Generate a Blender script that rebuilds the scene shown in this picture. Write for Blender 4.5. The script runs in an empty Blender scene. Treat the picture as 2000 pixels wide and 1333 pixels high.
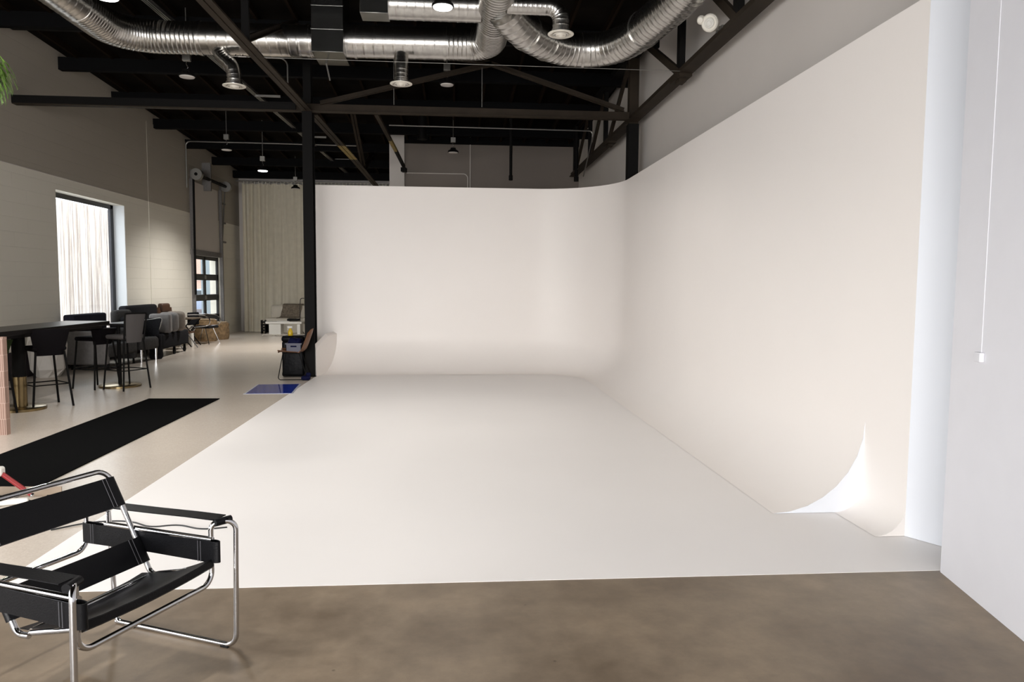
import bpy, math, random
from mathutils import Vector, Matrix
random.seed(7)
S = bpy.context.scene
COL = S.collection
R = math.radians

# ------------------------------------------------------------------ camera
cam = bpy.data.cameras.new('camera'); camo = bpy.data.objects.new('camera', cam); COL.objects.link(camo)
yaw, pitch, roll = R(4.528), R(4.348), R(0.42)
F = Vector((math.sin(yaw)*math.cos(pitch), math.cos(yaw)*math.cos(pitch), -math.sin(pitch)))
rt = F.cross(Vector((0, 0, 1))).normalized(); up = rt.cross(F)
r2 = rt*math.cos(roll)+up*math.sin(roll); u2 = up*math.cos(roll)-rt*math.sin(roll)
camo.matrix_world = Matrix(((r2.x, u2.x, -F.x, 0), (r2.y, u2.y, -F.y, 0), (r2.z, u2.z, -F.z, 1.615), (0, 0, 0, 1)))
cam.sensor_width = 36; cam.lens = 1420/2000*36; cam.clip_end = 200
S.camera = camo

# ------------------------------------------------------------------ view, world, daylight
S.view_settings.view_transform = 'Standard'; S.view_settings.look = 'None'
S.view_settings.gamma = 1; S.view_settings.use_curve_mapping = False
S.view_settings.exposure = 0.0
W = bpy.data.worlds.new('sky'); S.world = W; W.use_nodes = True
W.node_tree.nodes['Background'].inputs[0].default_value = (0.94, 0.965, 1.0, 1)
W.node_tree.nodes['Background'].inputs[1].default_value = 5.6

def area(name, loc, target, sx, sy, power, color):
    l = bpy.data.lights.new(name, 'AREA'); l.shape = 'RECTANGLE'; l.size = sx; l.size_y = sy
    l.energy = power; l.color = color
    o = bpy.data.objects.new(name, l); COL.objects.link(o); o.location = loc
    o.rotation_euler = (Vector(target)-Vector(loc)).to_track_quat('-Z', 'Y').to_euler()
    return o
WIN_X = (-6.0, -3.3, -0.6)      # storefront windows behind the camera
for x in WIN_X:
    area('daylight_front', (x, -5.28, 1.75), (x, 0, .35), 2.5, 3.0, 200, (1.0, 0.97, 0.94)).data.spread = R(125)   # sky light comes in downwards
ADDED_WIN_Y = (-2.6, 0.9, 4.4)        # unseen left-wall windows, added to brighten the right side of the cove
for y in ADDED_WIN_Y:
    area('added_side_light', (-7.64, y, 1.75), (0, y, 1.75), 3.0, 2.5, 75, (0.90, 0.95, 1.0))

# ------------------------------------------------------------------ materials
MATS = {}
def mat(name, col, rough=0.5, metal=0.0, vary=0.0, scale=6.0, bump=0.0, bscale=60.0, emit=None, coat=0.0, trans=0.0, ior=1.45, spec=None, sheen=0.0):
    if name in MATS: return MATS[name]
    m = bpy.data.materials.new(name); m.use_nodes = True; MATS[name] = m
    n = m.node_tree.nodes; l = m.node_tree.links; b = n['Principled BSDF']
    b.inputs['Base Color'].default_value = (*col, 1); b.inputs['Roughness'].default_value = rough
    b.inputs['Metallic'].default_value = metal; b.inputs['IOR'].default_value = ior
    if spec is not None: b.inputs['Specular IOR Level'].default_value = spec
    if coat: b.inputs['Coat Weight'].default_value = coat; b.inputs['Coat Roughness'].default_value = 0.1
    if trans: b.inputs['Transmission Weight'].default_value = trans
    if sheen: b.inputs['Sheen Weight'].default_value = sheen
    if emit: b.inputs['Emission Color'].default_value = (*emit[0], 1); b.inputs['Emission Strength'].default_value = emit[1]
    tc = n.new('ShaderNodeTexCoord')
    if vary:
        t = n.new('ShaderNodeTexNoise'); t.inputs['Scale'].default_value = scale; t.inputs['Detail'].default_value = 5
        l.new(tc.outputs['Object'], t.inputs['Vector'])
        r = n.new('ShaderNodeValToRGB')
        r.color_ramp.elements[0].position = 0.3; r.color_ramp.elements[1].position = 0.7
        r.color_ramp.elements[0].color = (*[c*(1-vary) for c in col], 1)
        r.color_ramp.elements[1].color = (*[min(1, c*(1+vary)) for c in col], 1)
        l.new(t.outputs['Fac'], r.inputs['Fac']); l.new(r.outputs['Color'], b.inputs['Base Color'])
    if bump:
        t2 = n.new('ShaderNodeTexNoise'); t2.inputs['Scale'].default_value = bscale; t2.inputs['Detail'].default_value = 4
        l.new(tc.outputs['Object'], t2.inputs['Vector'])
        bp = n.new('ShaderNodeBump'); bp.inputs['Strength'].default_value = bump; bp.inputs['Distance'].default_value = 0.01
        l.new(t2.outputs['Fac'], bp.inputs['Height']); l.new(bp.outputs['Normal'], b.inputs['Normal'])
    return m

cyc_white = mat('cyclorama_paint', (0.845, 0.797, 0.757), 0.42, vary=0.012, scale=0.8, bump=0.02, bscale=14)
return_white = mat('white_return_paint', (0.735, 0.755, 0.80), 0.45)
black_steel = mat('black_steel', (0.0075, 0.007, 0.0068), 0.6, spec=.08)
brown_steel = mat('dark_bronze_steel', (0.030, 0.0225, 0.016), 0.6, vary=0.15, scale=3, spec=.12)
yellow_paint = mat('worn_yellow_paint', (0.25, 0.17, 0.03), 0.5, vary=0.4, scale=9)
roof_black = mat('black_roof_paint', (0.007, 0.0056, 0.0046), 0.8, vary=0.3, scale=2, spec=.03)
beam_black = mat('black_beam_paint', (0.006, 0.006, 0.0065), 0.7, spec=.04)
galv = mat('galvanized_metal', (0.50, 0.485, 0.46), 0.26, 1.0, vary=0.14, scale=14, bump=0.05, bscale=5)
galv_box = mat('galvanized_sheet', (0.30, 0.30, 0.285), 0.2, 1.0, vary=0.12, scale=5)
white_metal = mat('white_enamel', (0.72, 0.68, 0.60), 0.4)
chrome = mat('chrome', (0.60, 0.60, 0.615), 0.09, 1.0)
grey_strut = mat('grey_strut', (0.28, 0.27, 0.25), 0.4, 0.8)
leather = mat('black_leather', (0.0035, 0.0035, 0.0045), 0.38, bump=0.12, bscale=160, spec=.22)
stitch = mat('grey_stitching', (0.10, 0.10, 0.11), 0.6)
rubber = mat('black_rubber', (0.007, 0.007, 0.007), 0.7, spec=.15)
brass = mat('aged_brass', (0.26, 0.195, 0.10), 0.28, 1.0, vary=0.15, scale=8)
dark_wood = mat('black_stained_wood', (0.006, 0.005, 0.005), 0.3, vary=0.2, scale=10, spec=.2)
green_velvet = mat('green_velvet', (0.022, 0.036, 0.012), 0.8, spec=.1)
dark_fabric = mat('charcoal_fabric', (0.017, 0.017, 0.019), 0.9, vary=0.2, scale=30, spec=.05)
navy_fabric = mat('blue_grey_fabric', (0.024, 0.023, 0.033), 0.9, vary=0.15, scale=25, spec=.05)
grey_fabric = mat('grey_fabric', (0.060, 0.058, 0.057), 0.9, vary=0.15, scale=25, spec=.05)
light_grey = mat('light_grey_fabric', (0.19, 0.18, 0.175), 0.9, vary=0.1, scale=20)
taupe = mat('taupe_fabric', (0.20, 0.17, 0.14), 0.9, vary=0.15, scale=20)
white_plastic = mat('white_plastic', (0.70, 0.68, 0.63), 0.45)
planter_white = mat('planter_white', (0.48, 0.45, 0.41), 0.5, vary=0.04)
tan_shell = mat('tan_shell', (0.135, 0.055, 0.020), 0.5, vary=0.08, scale=4)
carpet_black = mat('black_carpet', (0.0075, 0.0075, 0.0075), 0.95, vary=0.35, scale=180, bump=0.3, bscale=400, spec=.0)
blue_film = mat('blue_film', (0.004, 0.022, 0.26), 0.10, spec=.4)
film_border = mat('clear_film_border', (0.55, 0.56, 0.62), 0.25)
navy = mat('navy_blue', (0.004, 0.005, 0.028), 0.7, spec=.1)
bin_grey = mat('grey_plastic', (0.085, 0.085, 0.115), 0.5)
bag_black = mat('black_bag', (0.004, 0.004, 0.005), 0.45, bump=0.4, bscale=18, spec=.12)
yellow_liquid = mat('yellow_liquid', (0.62, 0.42, 0.02), 0.25)
red_paint = mat('red_paint', (0.20, 0.006, 0.007), 0.4)
cardboard = mat('cardboard', (0.27, 0.21, 0.155), 0.8, vary=0.06)
cable_black = mat('black_cable', (0.01, 0.01, 0.01), 0.5)
log_wood = mat('log_bark', (0.22, 0.145, 0.075), 0.85, vary=0.35, scale=14, bump=0.5, bscale=30)
brown_leather = mat('brown_leather', (0.065, 0.030, 0.016), 0.5)
daybed_white = mat('cream_cushion', (0.62, 0.57, 0.48), 0.85, vary=0.05)
throw_mat = mat('taupe_throw', (0.19, 0.155, 0.115), 0.95, vary=0.35, scale=18, bump=0.6, bscale=30)
rug_mat = mat('shag_rug', (0.60, 0.55, 0.47), 0.95, vary=0.2, scale=60, bump=0.8, bscale=80)
curtain_mat = mat('cream_curtain', (0.68, 0.63, 0.51), 0.85, vary=0.04)
frame_dark = mat('dark_window_frame', (0.012, 0.011, 0.018), 0.35)
door_frame_black = mat('black_door_frame', (0.010, 0.010, 0.011), 0.4)
def thin_glass():
    m = bpy.data.materials.new('window_glass'); m.use_nodes = True; n = m.node_tree.nodes; l = m.node_tree.links
    n.remove(n['Principled BSDF']); t = n.new('ShaderNodeBsdfTransparent'); g = n.new('ShaderNodeBsdfGlossy'); g.inputs['Roughness'].default_value = .02
    t.inputs['Color'].default_value = (.96, .98, .98, 1); x = n.new('ShaderNodeMixShader'); x.inputs[0].default_value = .05
    l.new(t.outputs[0], x.inputs[1]); l.new(g.outputs[0], x.inputs[2]); l.new(x.outputs[0], n['Material Output'].inputs['Surface']); return m
glass = thin_glass()
plinth = mat('dark_plum_panel', (0.032, 0.025, 0.028), 0.6, spec=.15)
leaf_green = mat('leaf_green', (0.10, 0.19, 0.025), 0.55, vary=0.5, scale=9)
lens_on = mat('lamp_lens_lit', (0.9, 0.9, 0.9), 0.4, emit=((1.0, 0.97, 0.94), 14))
lens_off = mat('lamp_lens_unlit', (0.62, 0.58, 0.55), 0.35)
ext_ground = mat('pale_pavement', (0.62, 0.62, 0.62), 0.8)
ext_car = mat('blue_grey_car_paint', (0.16, 0.19, 0.26), 0.3, coat=0.4)
car_glass = mat('car_glass', (0.02, 0.025, 0.03), 0.1)
ext_panel = mat('blue_grey_siding', (0.20, 0.24, 0.27), 0.7)
ext_curb = mat('dark_stone', (0.09, 0.08, 0.085), 0.9)

def block_wall(name, col, bw=0.4, bh=0.2, rough=0.55, strength=0.5, mortar=0.006, plane='yz', dark=0.95):
    m = bpy.data.materials.new(name); m.use_nodes = True; MATS[name] = m
    n = m.node_tree.nodes; l = m.node_tree.links; b = n['Principled BSDF']
    b.inputs['Roughness'].default_value = rough
    tc = n.new('ShaderNodeTexCoord'); sp = n.new('ShaderNodeSeparateXYZ'); cb = n.new('ShaderNodeCombineXYZ')
    l.new(tc.outputs['Object'], sp.inputs[0])
    l.new(sp.outputs['Y' if plane == 'yz' else 'X'], cb.inputs['X']); l.new(sp.outputs['Z'], cb.inputs['Y'])
    br = n.new('ShaderNodeTexBrick'); l.new(cb.outputs[0], br.inputs['Vector'])
    br.inputs['Scale'].default_value = 1; br.inputs['Brick Width'].default_value = bw; br.inputs['Row Height'].default_value = bh
    br.inputs['Mortar Size'].default_value = mortar; br.inputs['Mortar Smooth'].default_value = 0.3
    br.inputs['Color1'].default_value = (*col, 1); br.inputs['Color2'].default_value = (*[c*0.985 for c in col], 1)
    br.inputs['Mortar'].default_value = (*[c*dark for c in col], 1)
    l.new(br.outputs['Color'], b.inputs['Base Color'])
    nz = n.new('ShaderNodeTexNoise'); nz.inputs['Scale'].default_value = 30; l.new(tc.outputs['Object'], nz.inputs['Vector'])
    mx = n.new('ShaderNodeMath'); mx.operation = 'MULTIPLY_ADD'; mx.inputs[1].default_value = 0.12
    iv = n.new('ShaderNodeMath'); iv.operation = 'SUBTRACT'; iv.inputs[0].default_value = 1; l.new(br.outputs['Fac'], iv.inputs[1])
    l.new(nz.outputs['Fac'], mx.inputs[0]); l.new(iv.outputs[0], mx.inputs[2])
    bp = n.new('ShaderNodeBump'); bp.inputs['Strength'].default_value = strength; bp.inputs['Distance'].default_value = 0.012
    l.new(mx.outputs[0], bp.inputs['Height']); l.new(bp.outputs['Normal'], b.inputs['Normal'])
    return m
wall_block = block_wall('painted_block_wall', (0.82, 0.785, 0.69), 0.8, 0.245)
def shade_above(m, zs, f):
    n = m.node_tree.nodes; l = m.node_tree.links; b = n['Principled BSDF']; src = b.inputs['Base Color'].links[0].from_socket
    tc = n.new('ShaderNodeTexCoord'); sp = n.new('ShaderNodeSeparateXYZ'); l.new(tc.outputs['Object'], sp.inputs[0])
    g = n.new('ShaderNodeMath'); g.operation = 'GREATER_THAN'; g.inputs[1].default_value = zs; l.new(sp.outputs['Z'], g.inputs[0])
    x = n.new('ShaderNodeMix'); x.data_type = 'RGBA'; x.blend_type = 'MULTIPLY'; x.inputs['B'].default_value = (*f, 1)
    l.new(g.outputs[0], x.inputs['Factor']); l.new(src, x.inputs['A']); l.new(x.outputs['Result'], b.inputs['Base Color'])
shade_above(wall_block, 3.56, (.50, .475, .455))     # shade on the upper wall put into its colour above the ledge line
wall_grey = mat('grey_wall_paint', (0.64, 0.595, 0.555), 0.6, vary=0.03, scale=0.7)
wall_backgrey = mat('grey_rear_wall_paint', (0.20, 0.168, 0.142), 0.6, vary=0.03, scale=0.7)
wall_near = mat('white_wall_paint', (0.74, 0.735, 0.77), 0.5, vary=0.01)
brick_out = block_wall('exterior_brick', (0.30, 0.19, 0.15), 0.22, 0.075, dark=1.6, plane='xz')

def concrete():
    m = bpy.data.materials.new('polished_concrete'); m.use_nodes = True
    n = m.node_tree.nodes; l = m.node_tree.links; b = n['Principled BSDF']
    tc = n.new('ShaderNodeTexCoord')
    a = n.new('ShaderNodeTexNoise'); a.inputs['Scale'].default_value = 1.3; a.inputs['Detail'].default_value = 8; a.inputs['Roughness'].default_value = 0.62
    c = n.new('ShaderNodeTexNoise'); c.inputs['Scale'].default_value = 9; c.inputs['Detail'].default_value = 8; c.inputs['Roughness'].default_value = 0.7
    for t in (a, c): l.new(tc.outputs['Object'], t.inputs['Vector'])
    ra = n.new('ShaderNodeValToRGB'); ra.color_ramp.elements[0].position = 0.33; ra.color_ramp.elements[1].position = 0.68
    ra.color_ramp.elements[0].color = (0.138, 0.100, 0.064, 1); ra.color_ramp.elements[1].color = (0.295, 0.222, 0.150, 1)
    e = ra.color_ramp.elements.new(0.52); e.color = (0.213, 0.162, 0.110, 1)
    l.new(a.outputs['Fac'], ra.inputs['Fac'])
    rc = n.new('ShaderNodeValToRGB'); rc.color_ramp.elements[0].position = 0.3; rc.color_ramp.elements[1].position = 0.75
    rc.color_ramp.elements[0].color = (0.80, 0.78, 0.76, 1); rc.color_ramp.elements[1].color = (1.12, 1.13, 1.14, 1)
    l.new(c.outputs['Fac'], rc.inputs['Fac'])
    mx = n.new('ShaderNodeMix'); mx.data_type = 'RGBA'; mx.blend_type = 'MULTIPLY'; mx.inputs['Factor'].default_value = 1
    l.new(ra.outputs['Color'], mx.inputs['A']); l.new(rc.outputs['Color'], mx.inputs['B'])
    # worn pits
    v = n.new('ShaderNodeTexVoronoi'); v.inputs['Scale'].default_value = 3.1; l.new(tc.outputs['Object'], v.inputs['Vector'])
    rv = n.new('ShaderNodeValToRGB'); rv.color_ramp.elements[0].position = 0.012; rv.color_ramp.elements[1].position = 0.03
    rv.color_ramp.elements[0].color = (0.55, 0.52, 0.5, 1); rv.color_ramp.elements[1].color = (1, 1, 1, 1)
    l.new(v.outputs['Distance'], rv.inputs['Fac'])
    m2 = n.new('ShaderNodeMix'); m2.data_type = 'RGBA'; m2.blend_type = 'MULTIPLY'; m2.inputs['Factor'].default_value = 1
    l.new(mx.outputs['Result'], m2.inputs['A']); l.new(rv.outputs['Color'], m2.inputs['B'])
    l.new(m2.outputs['Result'], b.inputs['Base Color'])
    rr = n.new('ShaderNodeMapRange'); rr.inputs['To Min'].default_value = 0.32; rr.inputs['To Max'].default_value = 0.55
    l.new(c.outputs['Fac'], rr.inputs['Value']); l.new(rr.outputs['Result'], b.inputs['Roughness'])
    bp = n.new('ShaderNodeBump'); bp.inputs['Strength'].default_value = 0.06; l.new(c.outputs['Fac'], bp.inputs['Height']); l.new(bp.outputs['Normal'], b.inputs['Normal'])
    return m
def epoxy():
    m = bpy.data.materials.new('cream_epoxy_floor'); m.use_nodes = True
    n = m.node_tree.nodes; l = m.node_tree.links; b = n['Principled BSDF']
    tc = n.new('ShaderNodeTexCoord')
    v = n.new('ShaderNodeTexVoronoi'); v.inputs['Scale'].default_value = 95; l.new(tc.outputs['Object'], v.inputs['Vector'])
    a = n.new('ShaderNodeTexNoise'); a.inputs['Scale'].default_value = 0.9; a.inputs['Detail'].default_value = 6; l.new(tc.outputs['Object'], a.inputs['Vector'])
    r = n.new('ShaderNodeValToRGB'); r.color_ramp.elements[0].position = 0.0; r.color_ramp.elements[1].position = 1.0
    r.color_ramp.elements[0].color = (0.49, 0.425, 0.36, 1); r.color_ramp.elements[1].color = (0.62, 0.55, 0.475, 1)
    sp = n.new('ShaderNodeSeparateColor'); l.new(v.outputs['Color'], sp.inputs[0])
    av = n.new('ShaderNodeMath'); av.operation = 'MULTIPLY_ADD'; av.inputs[1].default_value = 0.45
    hv = n.new('ShaderNodeMath'); hv.operation = 'MULTIPLY'; hv.inputs[1].default_value = 0.55; l.new(a.outputs['Fac'], hv.inputs[0])
    l.new(sp.outputs[0], av.inputs[0]); l.new(hv.outputs[0], av.inputs[2])
    l.new(av.outputs[0], r.inputs['Fac']); l.new(r.outputs['Color'], b.inputs['Base Color'])
    w = n.new('ShaderNodeTexNoise'); w.inputs['Scale'].default_value = 2.2; w.inputs['Detail'].default_value = 3; l.new(tc.outputs['Object'], w.inputs['Vector'])
    b.inputs['Roughness'].default_value = 0.26
    bp = n.new('ShaderNodeBump'); bp.inputs['Strength'].default_value = 0.10; bp.inputs['Distance'].default_value = 0.02
    l.new(w.outputs['Fac'], bp.inputs['Height']); l.new(bp.outputs['Normal'], b.inputs['Normal'])
    return m
def pink_tiles():
    m = bpy.data.materials.new('pink_pattern_tiles'); m.use_nodes = True
    n = m.node_tree.nodes; l = m.node_tree.links; b = n['Principled BSDF']; b.inputs['Roughness'].default_value = 0.6
    tc = n.new('ShaderNodeTexCoord'); sp = n.new('ShaderNodeSeparateXYZ'); l.new(tc.outputs['Object'], sp.inputs[0])
    ad = n.new('ShaderNodeMath'); ad.operation = 'ADD'; l.new(sp.outputs['X'], ad.inputs[0]); l.new(sp.outputs['Y'], ad.inputs[1])
    cb = n.new('ShaderNodeCombineXYZ'); l.new(ad.outputs[0], cb.inputs['X']); l.new(sp.outputs['Z'], cb.inputs['Y'])
    br = n.new('ShaderNodeTexBrick'); l.new(cb.outputs[0], br.inputs['Vector']); br.offset = 0.5
    br.inputs['Scale'].default_value = 1; br.inputs['Brick Width'].default_value = 0.022; br.inputs['Row Height'].default_value = 0.17
    br.inputs['Mortar Size'].default_value = 0.004
    br.inputs['Color1'].default_value = (0.30, 0.18, 0.135, 1); br.inputs['Color2'].default_value = (0.20, 0.115, 0.085, 1); br.inputs['Mortar'].default_value = (0.42, 0.29, 0.235, 1)
    l.new(br.outputs['Color'], b.inputs['Base Color'])
    return m
def fence_wood():
    m = bpy.data.materials.new('weathered_fence_boards'); m.use_nodes = True
    n = m.node_tree.nodes; l = m.node_tree.links; b = n['Principled BSDF']; b.inputs['Roughness'].default_value = 0.8
    oi = n.new('ShaderNodeTexCoord'); mp = n.new('ShaderNodeMapping'); mp.inputs['Scale'].default_value = (1.0, 5.0, 0.12)
    l.new(oi.outputs['Object'], mp.inputs['Vector'])
    t = n.new('ShaderNodeTexNoise'); t.inputs['Scale'].default_value = 2.2; t.inputs['Detail'].default_value = 7; t.inputs['Roughness'].default_value = 0.75
    l.new(mp.outputs[0], t.inputs['Vector'])
    r = n.new('ShaderNodeValToRGB'); r.color_ramp.elements[0].position = 0.40; r.color_ramp.elements[1].position = 0.60
    r.color_ramp.elements[0].color = (0.30, 0.25, 0.24, 1); r.color_ramp.elements[1].color = (0.95, 0.94, 0.96, 1)
    e = r.color_ramp.elements.new(0.5); e.color = (0.70, 0.63, 0.60, 1)
    l.new(t.outputs['Fac'], r.inputs['Fac']); l.new(r.outputs['Color'], b.inputs['Base Color'])
    return m
M_concrete, M_epoxy, M_pink, M_fence = concrete(), epoxy(), pink_tiles(), fence_wood()

# ------------------------------------------------------------------ mesh helpers
class MB:
    def __init__(s): s.v = []; s.f = []
    def add(s, vs, fs):
        o = len(s.v); s.v += [tuple(v) for v in vs]; s.f += [tuple(i+o for i in f) for f in fs]; return s
    def box(s, x0, x1, y0, y1, z0, z1, M=None):
        vs = [(x0,y0,z0),(x1,y0,z0),(x1,y1,z0),(x0,y1,z0),(x0,y0,z1),(x1,y0,z1),(x1,y1,z1),(x0,y1,z1)]
        if M is not None: vs = [M @ Vector(v) for v in vs]
        return s.add(vs, [(3,2,1,0),(4,5,6,7),(0,1,5,4),(1,2,6,5),(2,3,7,6),(3,0,4,7)])
    def bar(s, p, q, w, h, upv=(0, 0, 1)):
        p, q = Vector(p), Vector(q); d = (q-p).normalized(); u = Vector(upv)
        if abs(d.dot(u)) > 0.98: u = Vector((0, 1, 0))
        a = d.cross(u).normalized(); u = a.cross(d)
        vs = [c+a*sa*w/2+u*su*h/2 for c in (p, q) for sa, su in ((-1,-1),(1,-1),(1,1),(-1,1))]
        return s.add(vs, [(3,2,1,0),(4,5,6,7),(0,1,5,4),(1,2,6,5),(2,3,7,6),(3,0,4,7)])
    def tube(s, pts, r, n=10, rfun=None, cap=True):
        P = [Vector(p) for p in pts]
        T = []
        for i in range(len(P)):
            t = (P[min(i+1, len(P)-1)]-P[max(i-1, 0)]); T.append(t.normalized())
        u = Vector((0, 0, 1)) if abs(T[0].z) < 0.9 else Vector((0, 1, 0))
        u = (u-T[0]*u.dot(T[0])).normalized(); o = len(s.v)
        for i, p in enumerate(P):
            u = (u-T[i]*u.dot(T[i])).normalized(); w = T[i].cross(u); rr = rfun(i) if rfun else r
            for k in range(n):
                a = 2*math.pi*k/n; s.v.append(tuple(p+(u*math.cos(a)+w*math.sin(a))*rr))
        for i in range(len(P)-1):
            for k in range(n):
                a, b = o+i*n+k, o+i*n+(k+1) % n; s.f.append((a, b, b+n, a+n))
        if cap:
            s.f.append(tuple(o+k for k in reversed(range(n)))); s.f.append(tuple(o+(len(P)-1)*n+k for k in range(n)))
        return s
    def cyl(s, p, q, r, n=16, r2=None):
        rr = [r, r if r2 is None else r2]
        return s.tube([p, q], r, n, lambda i: rr[i])
    def lathe(s, prof, c=(0, 0, 0), n=28):
        o = len(s.v); c = Vector(c)
        for r, z in prof:
            for k in range(n):
                a = 2*math.pi*k/n; s.v.append((c.x+r*math.cos(a), c.y+r*math.sin(a), c.z+z))
        for i in range(len(prof)-1):
            for k in range(n):
                a, b = o+i*n+k, o+i*n+(k+1) % n; s.f.append((a, b, b+n, a+n))
        if prof[0][0] > 1e-6: s.f.append(tuple(o+k for k in reversed(range(n))))
        if prof[-1][0] > 1e-6: s.f.append(tuple(o+(len(prof)-1)*n+k for k in range(n)))
        return s
    def grid(s, rows, thick=0.0, closed=False):
        """sheet from rows of points; with thick > 0 the sheet becomes a slab offset along its normals"""
        R_, C_ = len(rows), len(rows[0]); P = [[Vector(p) for p in r] for r in rows]
        fs = []
        def fac(o, flip):
            for i in range(R_-1):
                for j in range(C_-1):
                    q = (o+i*C_+j, o+i*C_+j+1, o+(i+1)*C_+j+1, o+(i+1)*C_+j); fs.append(q[::-1] if flip else q)
        vs = [p for r in P for p in r]; fac(0, False)
        if thick:
            N = []
            for i in range(R_):
                for j in range(C_):
                    a = P[min(i+1, R_-1)][j]-P[max(i-1, 0)][j]; b = P[i][min(j+1, C_-1)]-P[i][max(j-1, 0)]
                    N.append(b.cross(a).normalized())
            base = R_*C_; vs = vs+[v-n*thick*-1 for v, n in zip(vs, N)]; fac(base, True)
            def idx(i, j): return i*C_+j
            edge = [idx(0, j) for j in range(C_)]+[idx(i, C_-1) for i in range(1, R_)]+[idx(R_-1, j) for j in range(C_-2, -1, -1)]+[idx(i, 0) for i in range(R_-2, 0, -1)]
            for a, b in zip(edge, edge[1:]+edge[:1]): fs.append((b, a, a+base, b+base))
        return s.add(vs, fs)
    def prism(s, poly, z0, z1, M=None):
        n = len(poly); vs = [(x, y, z0) for x, y in poly]+[(x, y, z1) for x, y in poly]
        if M is not None: vs = [M @ Vector(v) for v in vs]
        return s.add(vs, [tuple(reversed(range(n))), tuple(range(n, 2*n))]+[(i, (i+1) % n, (i+1) % n+n, i+n) for i in range(n)])
    def rbox(s, x0, x1, y0, y1, z0, z1, r=0.05, n=4, M=None):
        """soft cushion box: rounded on every edge"""
        cx, cy, cz = (x0+x1)/2, (y0+y1)/2, (z0+z1)/2; hx, hy, hz = (x1-x0)/2, (y1-y0)/2, (z1-z0)/2
        r = min(r, hx*.98, hy*.98, hz*.98); rings = []
        for i in range(2*n+2):
            th = -math.pi/2+math.pi*(i if i <= n else i-1)/(2*n) if True else 0
            zz = (-1 if i <= n else 1)*(hz-r)+r*math.sin(th); rad = r*math.cos(th); ring = []
            for qx, qy, a0 in ((1, 1, 0), (-1, 1, 1), (-1, -1, 2), (1, -1, 3)):
                for k in range(n+1):
                    a = (a0+k/n)*math.pi/2
                    ring.append((cx+qx*(hx-r)+rad*math.cos(a), cy+qy*(hy-r)+rad*math.sin(a), cz+zz))
            rings.append(ring)
        o = len(s.v); m = len(rings[0]); vs = [p for rg in rings for p in rg]
        if M is not None: vs = [M @ Vector(v) for v in vs]
        fs = [(i*m+k, i*m+(k+1) % m, (i+1)*m+(k+1) % m, (i+1)*m+k) for i in range(len(rings)-1) for k in range(m)]
        fs += [tuple(reversed(range(m))), tuple((len(rings)-1)*m+k for k in range(m))]
        return s.add(vs, fs)

def fillet(pts, rad, n=7):
    """round the corners of a polyline"""
    P = [Vector(p) for p in pts]; out = [P[0]]
    for i in range(1, len(P)-1):
        rr = rad[i-1] if isinstance(rad, (list, tuple)) else rad
        a, b, c = P[i-1], P[i], P[i+1]; d1, d2 = (a-b), (c-b); l1, l2 = d1.length, d2.length
        if rr < 1e-5 or l1 < 1e-6 or l2 < 1e-6: out.append(b); continue
        d1, d2 = d1/l1, d2/l2; ang = d1.angle(d2)
        if ang > math.pi-0.02: out.append(b); continue
        t = min(rr/math.tan(ang/2), l1*0.49, l2*0.49); r_ = t*math.tan(ang/2)
        cen = b+(d1+d2).normalized()*(r_/math.sin(ang/2)); s1, s2 = b+d1*t-cen, b+d2*t-cen; tot = s1.angle(s2)
        for k in range(n+1):
            f = k/n; out.append(cen+(s1*math.sin((1-f)*tot)+s2*math.sin(f*tot))/math.sin(tot))
    out.append(P[-1]); return out
def resample(pts, ds):
    P = [Vector(p) for p in pts]; L = [0]
    for a, b in zip(P, P[1:]): L.append(L[-1]+(b-a).length)
    n = max(2, int(L[-1]/ds)); out = []; j = 0
    for k in range(n+1):
        s_ = L[-1]*k/n
        while j < len(L)-2 and L[j+1] < s_: j += 1
        f = (s_-L[j])/max(1e-9, L[j+1]-L[j]); out.append(P[j].lerp(P[j+1], f))
    return out
def spline(pts, n=8):
    P = [Vector(p) for p in pts]; P = [P[0]*2-P[1]]+P+[P[-1]*2-P[-2]]; out = []
    for i in range(1, len(P)-2):
        a, b, c, d = P[i-1:i+3]
        for k in range(n):
            t = k/n; out.append(0.5*((2*b)+(c-a)*t+(2*a-5*b+4*c-d)*t*t+(3*b-a-3*c+d)*t**3))
    out.append(P[-2]); return out

def build(name, mb, m, parent=None, bev=0, smooth=True, seg=2, ang=35):
    """ONE mesh object; with a parent its coordinates are relative to the parent's base"""
    me = bpy.data.meshes.new(name); me.from_pydata(mb.v, [], mb.f); me.update()
    if smooth:
        me.polygons.foreach_set('use_smooth', [True]*len(me.polygons)); me.set_sharp_from_angle(angle=R(ang))
    for mm in (m if isinstance(m, (list, tuple)) else [m]): me.materials.append(mm)
    o = bpy.data.objects.new(name, me); COL.objects.link(o)
    if parent is not None: o.parent = parent
    if bev:
        b = o.modifiers.new('edge', 'BEVEL'); b.width = bev; b.segments = seg; b.limit_method = 'ANGLE'; b.angle_limit = R(40)
    return o
def world_part(name, mb, m, parent, **k):
    """mesh given in room coordinates, parented to a thing standing at parent.location (not rotated)"""
    L = parent.location; mb.v = [(x-L.x, y-L.y, z-L.z) for x, y, z in mb.v]
    return build(name, mb, m, parent, **k)
def tag(o, label, cat, group=None, kind=None):
    o['label'] = label; o['category'] = cat
    if group: o['group'] = group
    if kind: o['kind'] = kind
    return o
def thing(name, label, cat, loc=(0, 0, 0), rz=0, group=None):
    o = bpy.data.objects.new(name, None); COL.objects.link(o); o.location = loc; o.rotation_euler = (0, 0, rz)
    o.empty_display_size = 0.1
    return tag(o, label, cat, group)
def struct(name, mb, m, label=None, cat=None, parent=None, **k):
    o = build(name, mb, m, parent, **k)
    if parent is None: o['kind'] = 'structure'
    if label: o['label'] = label
    if cat: o['category'] = cat
    return o
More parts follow.
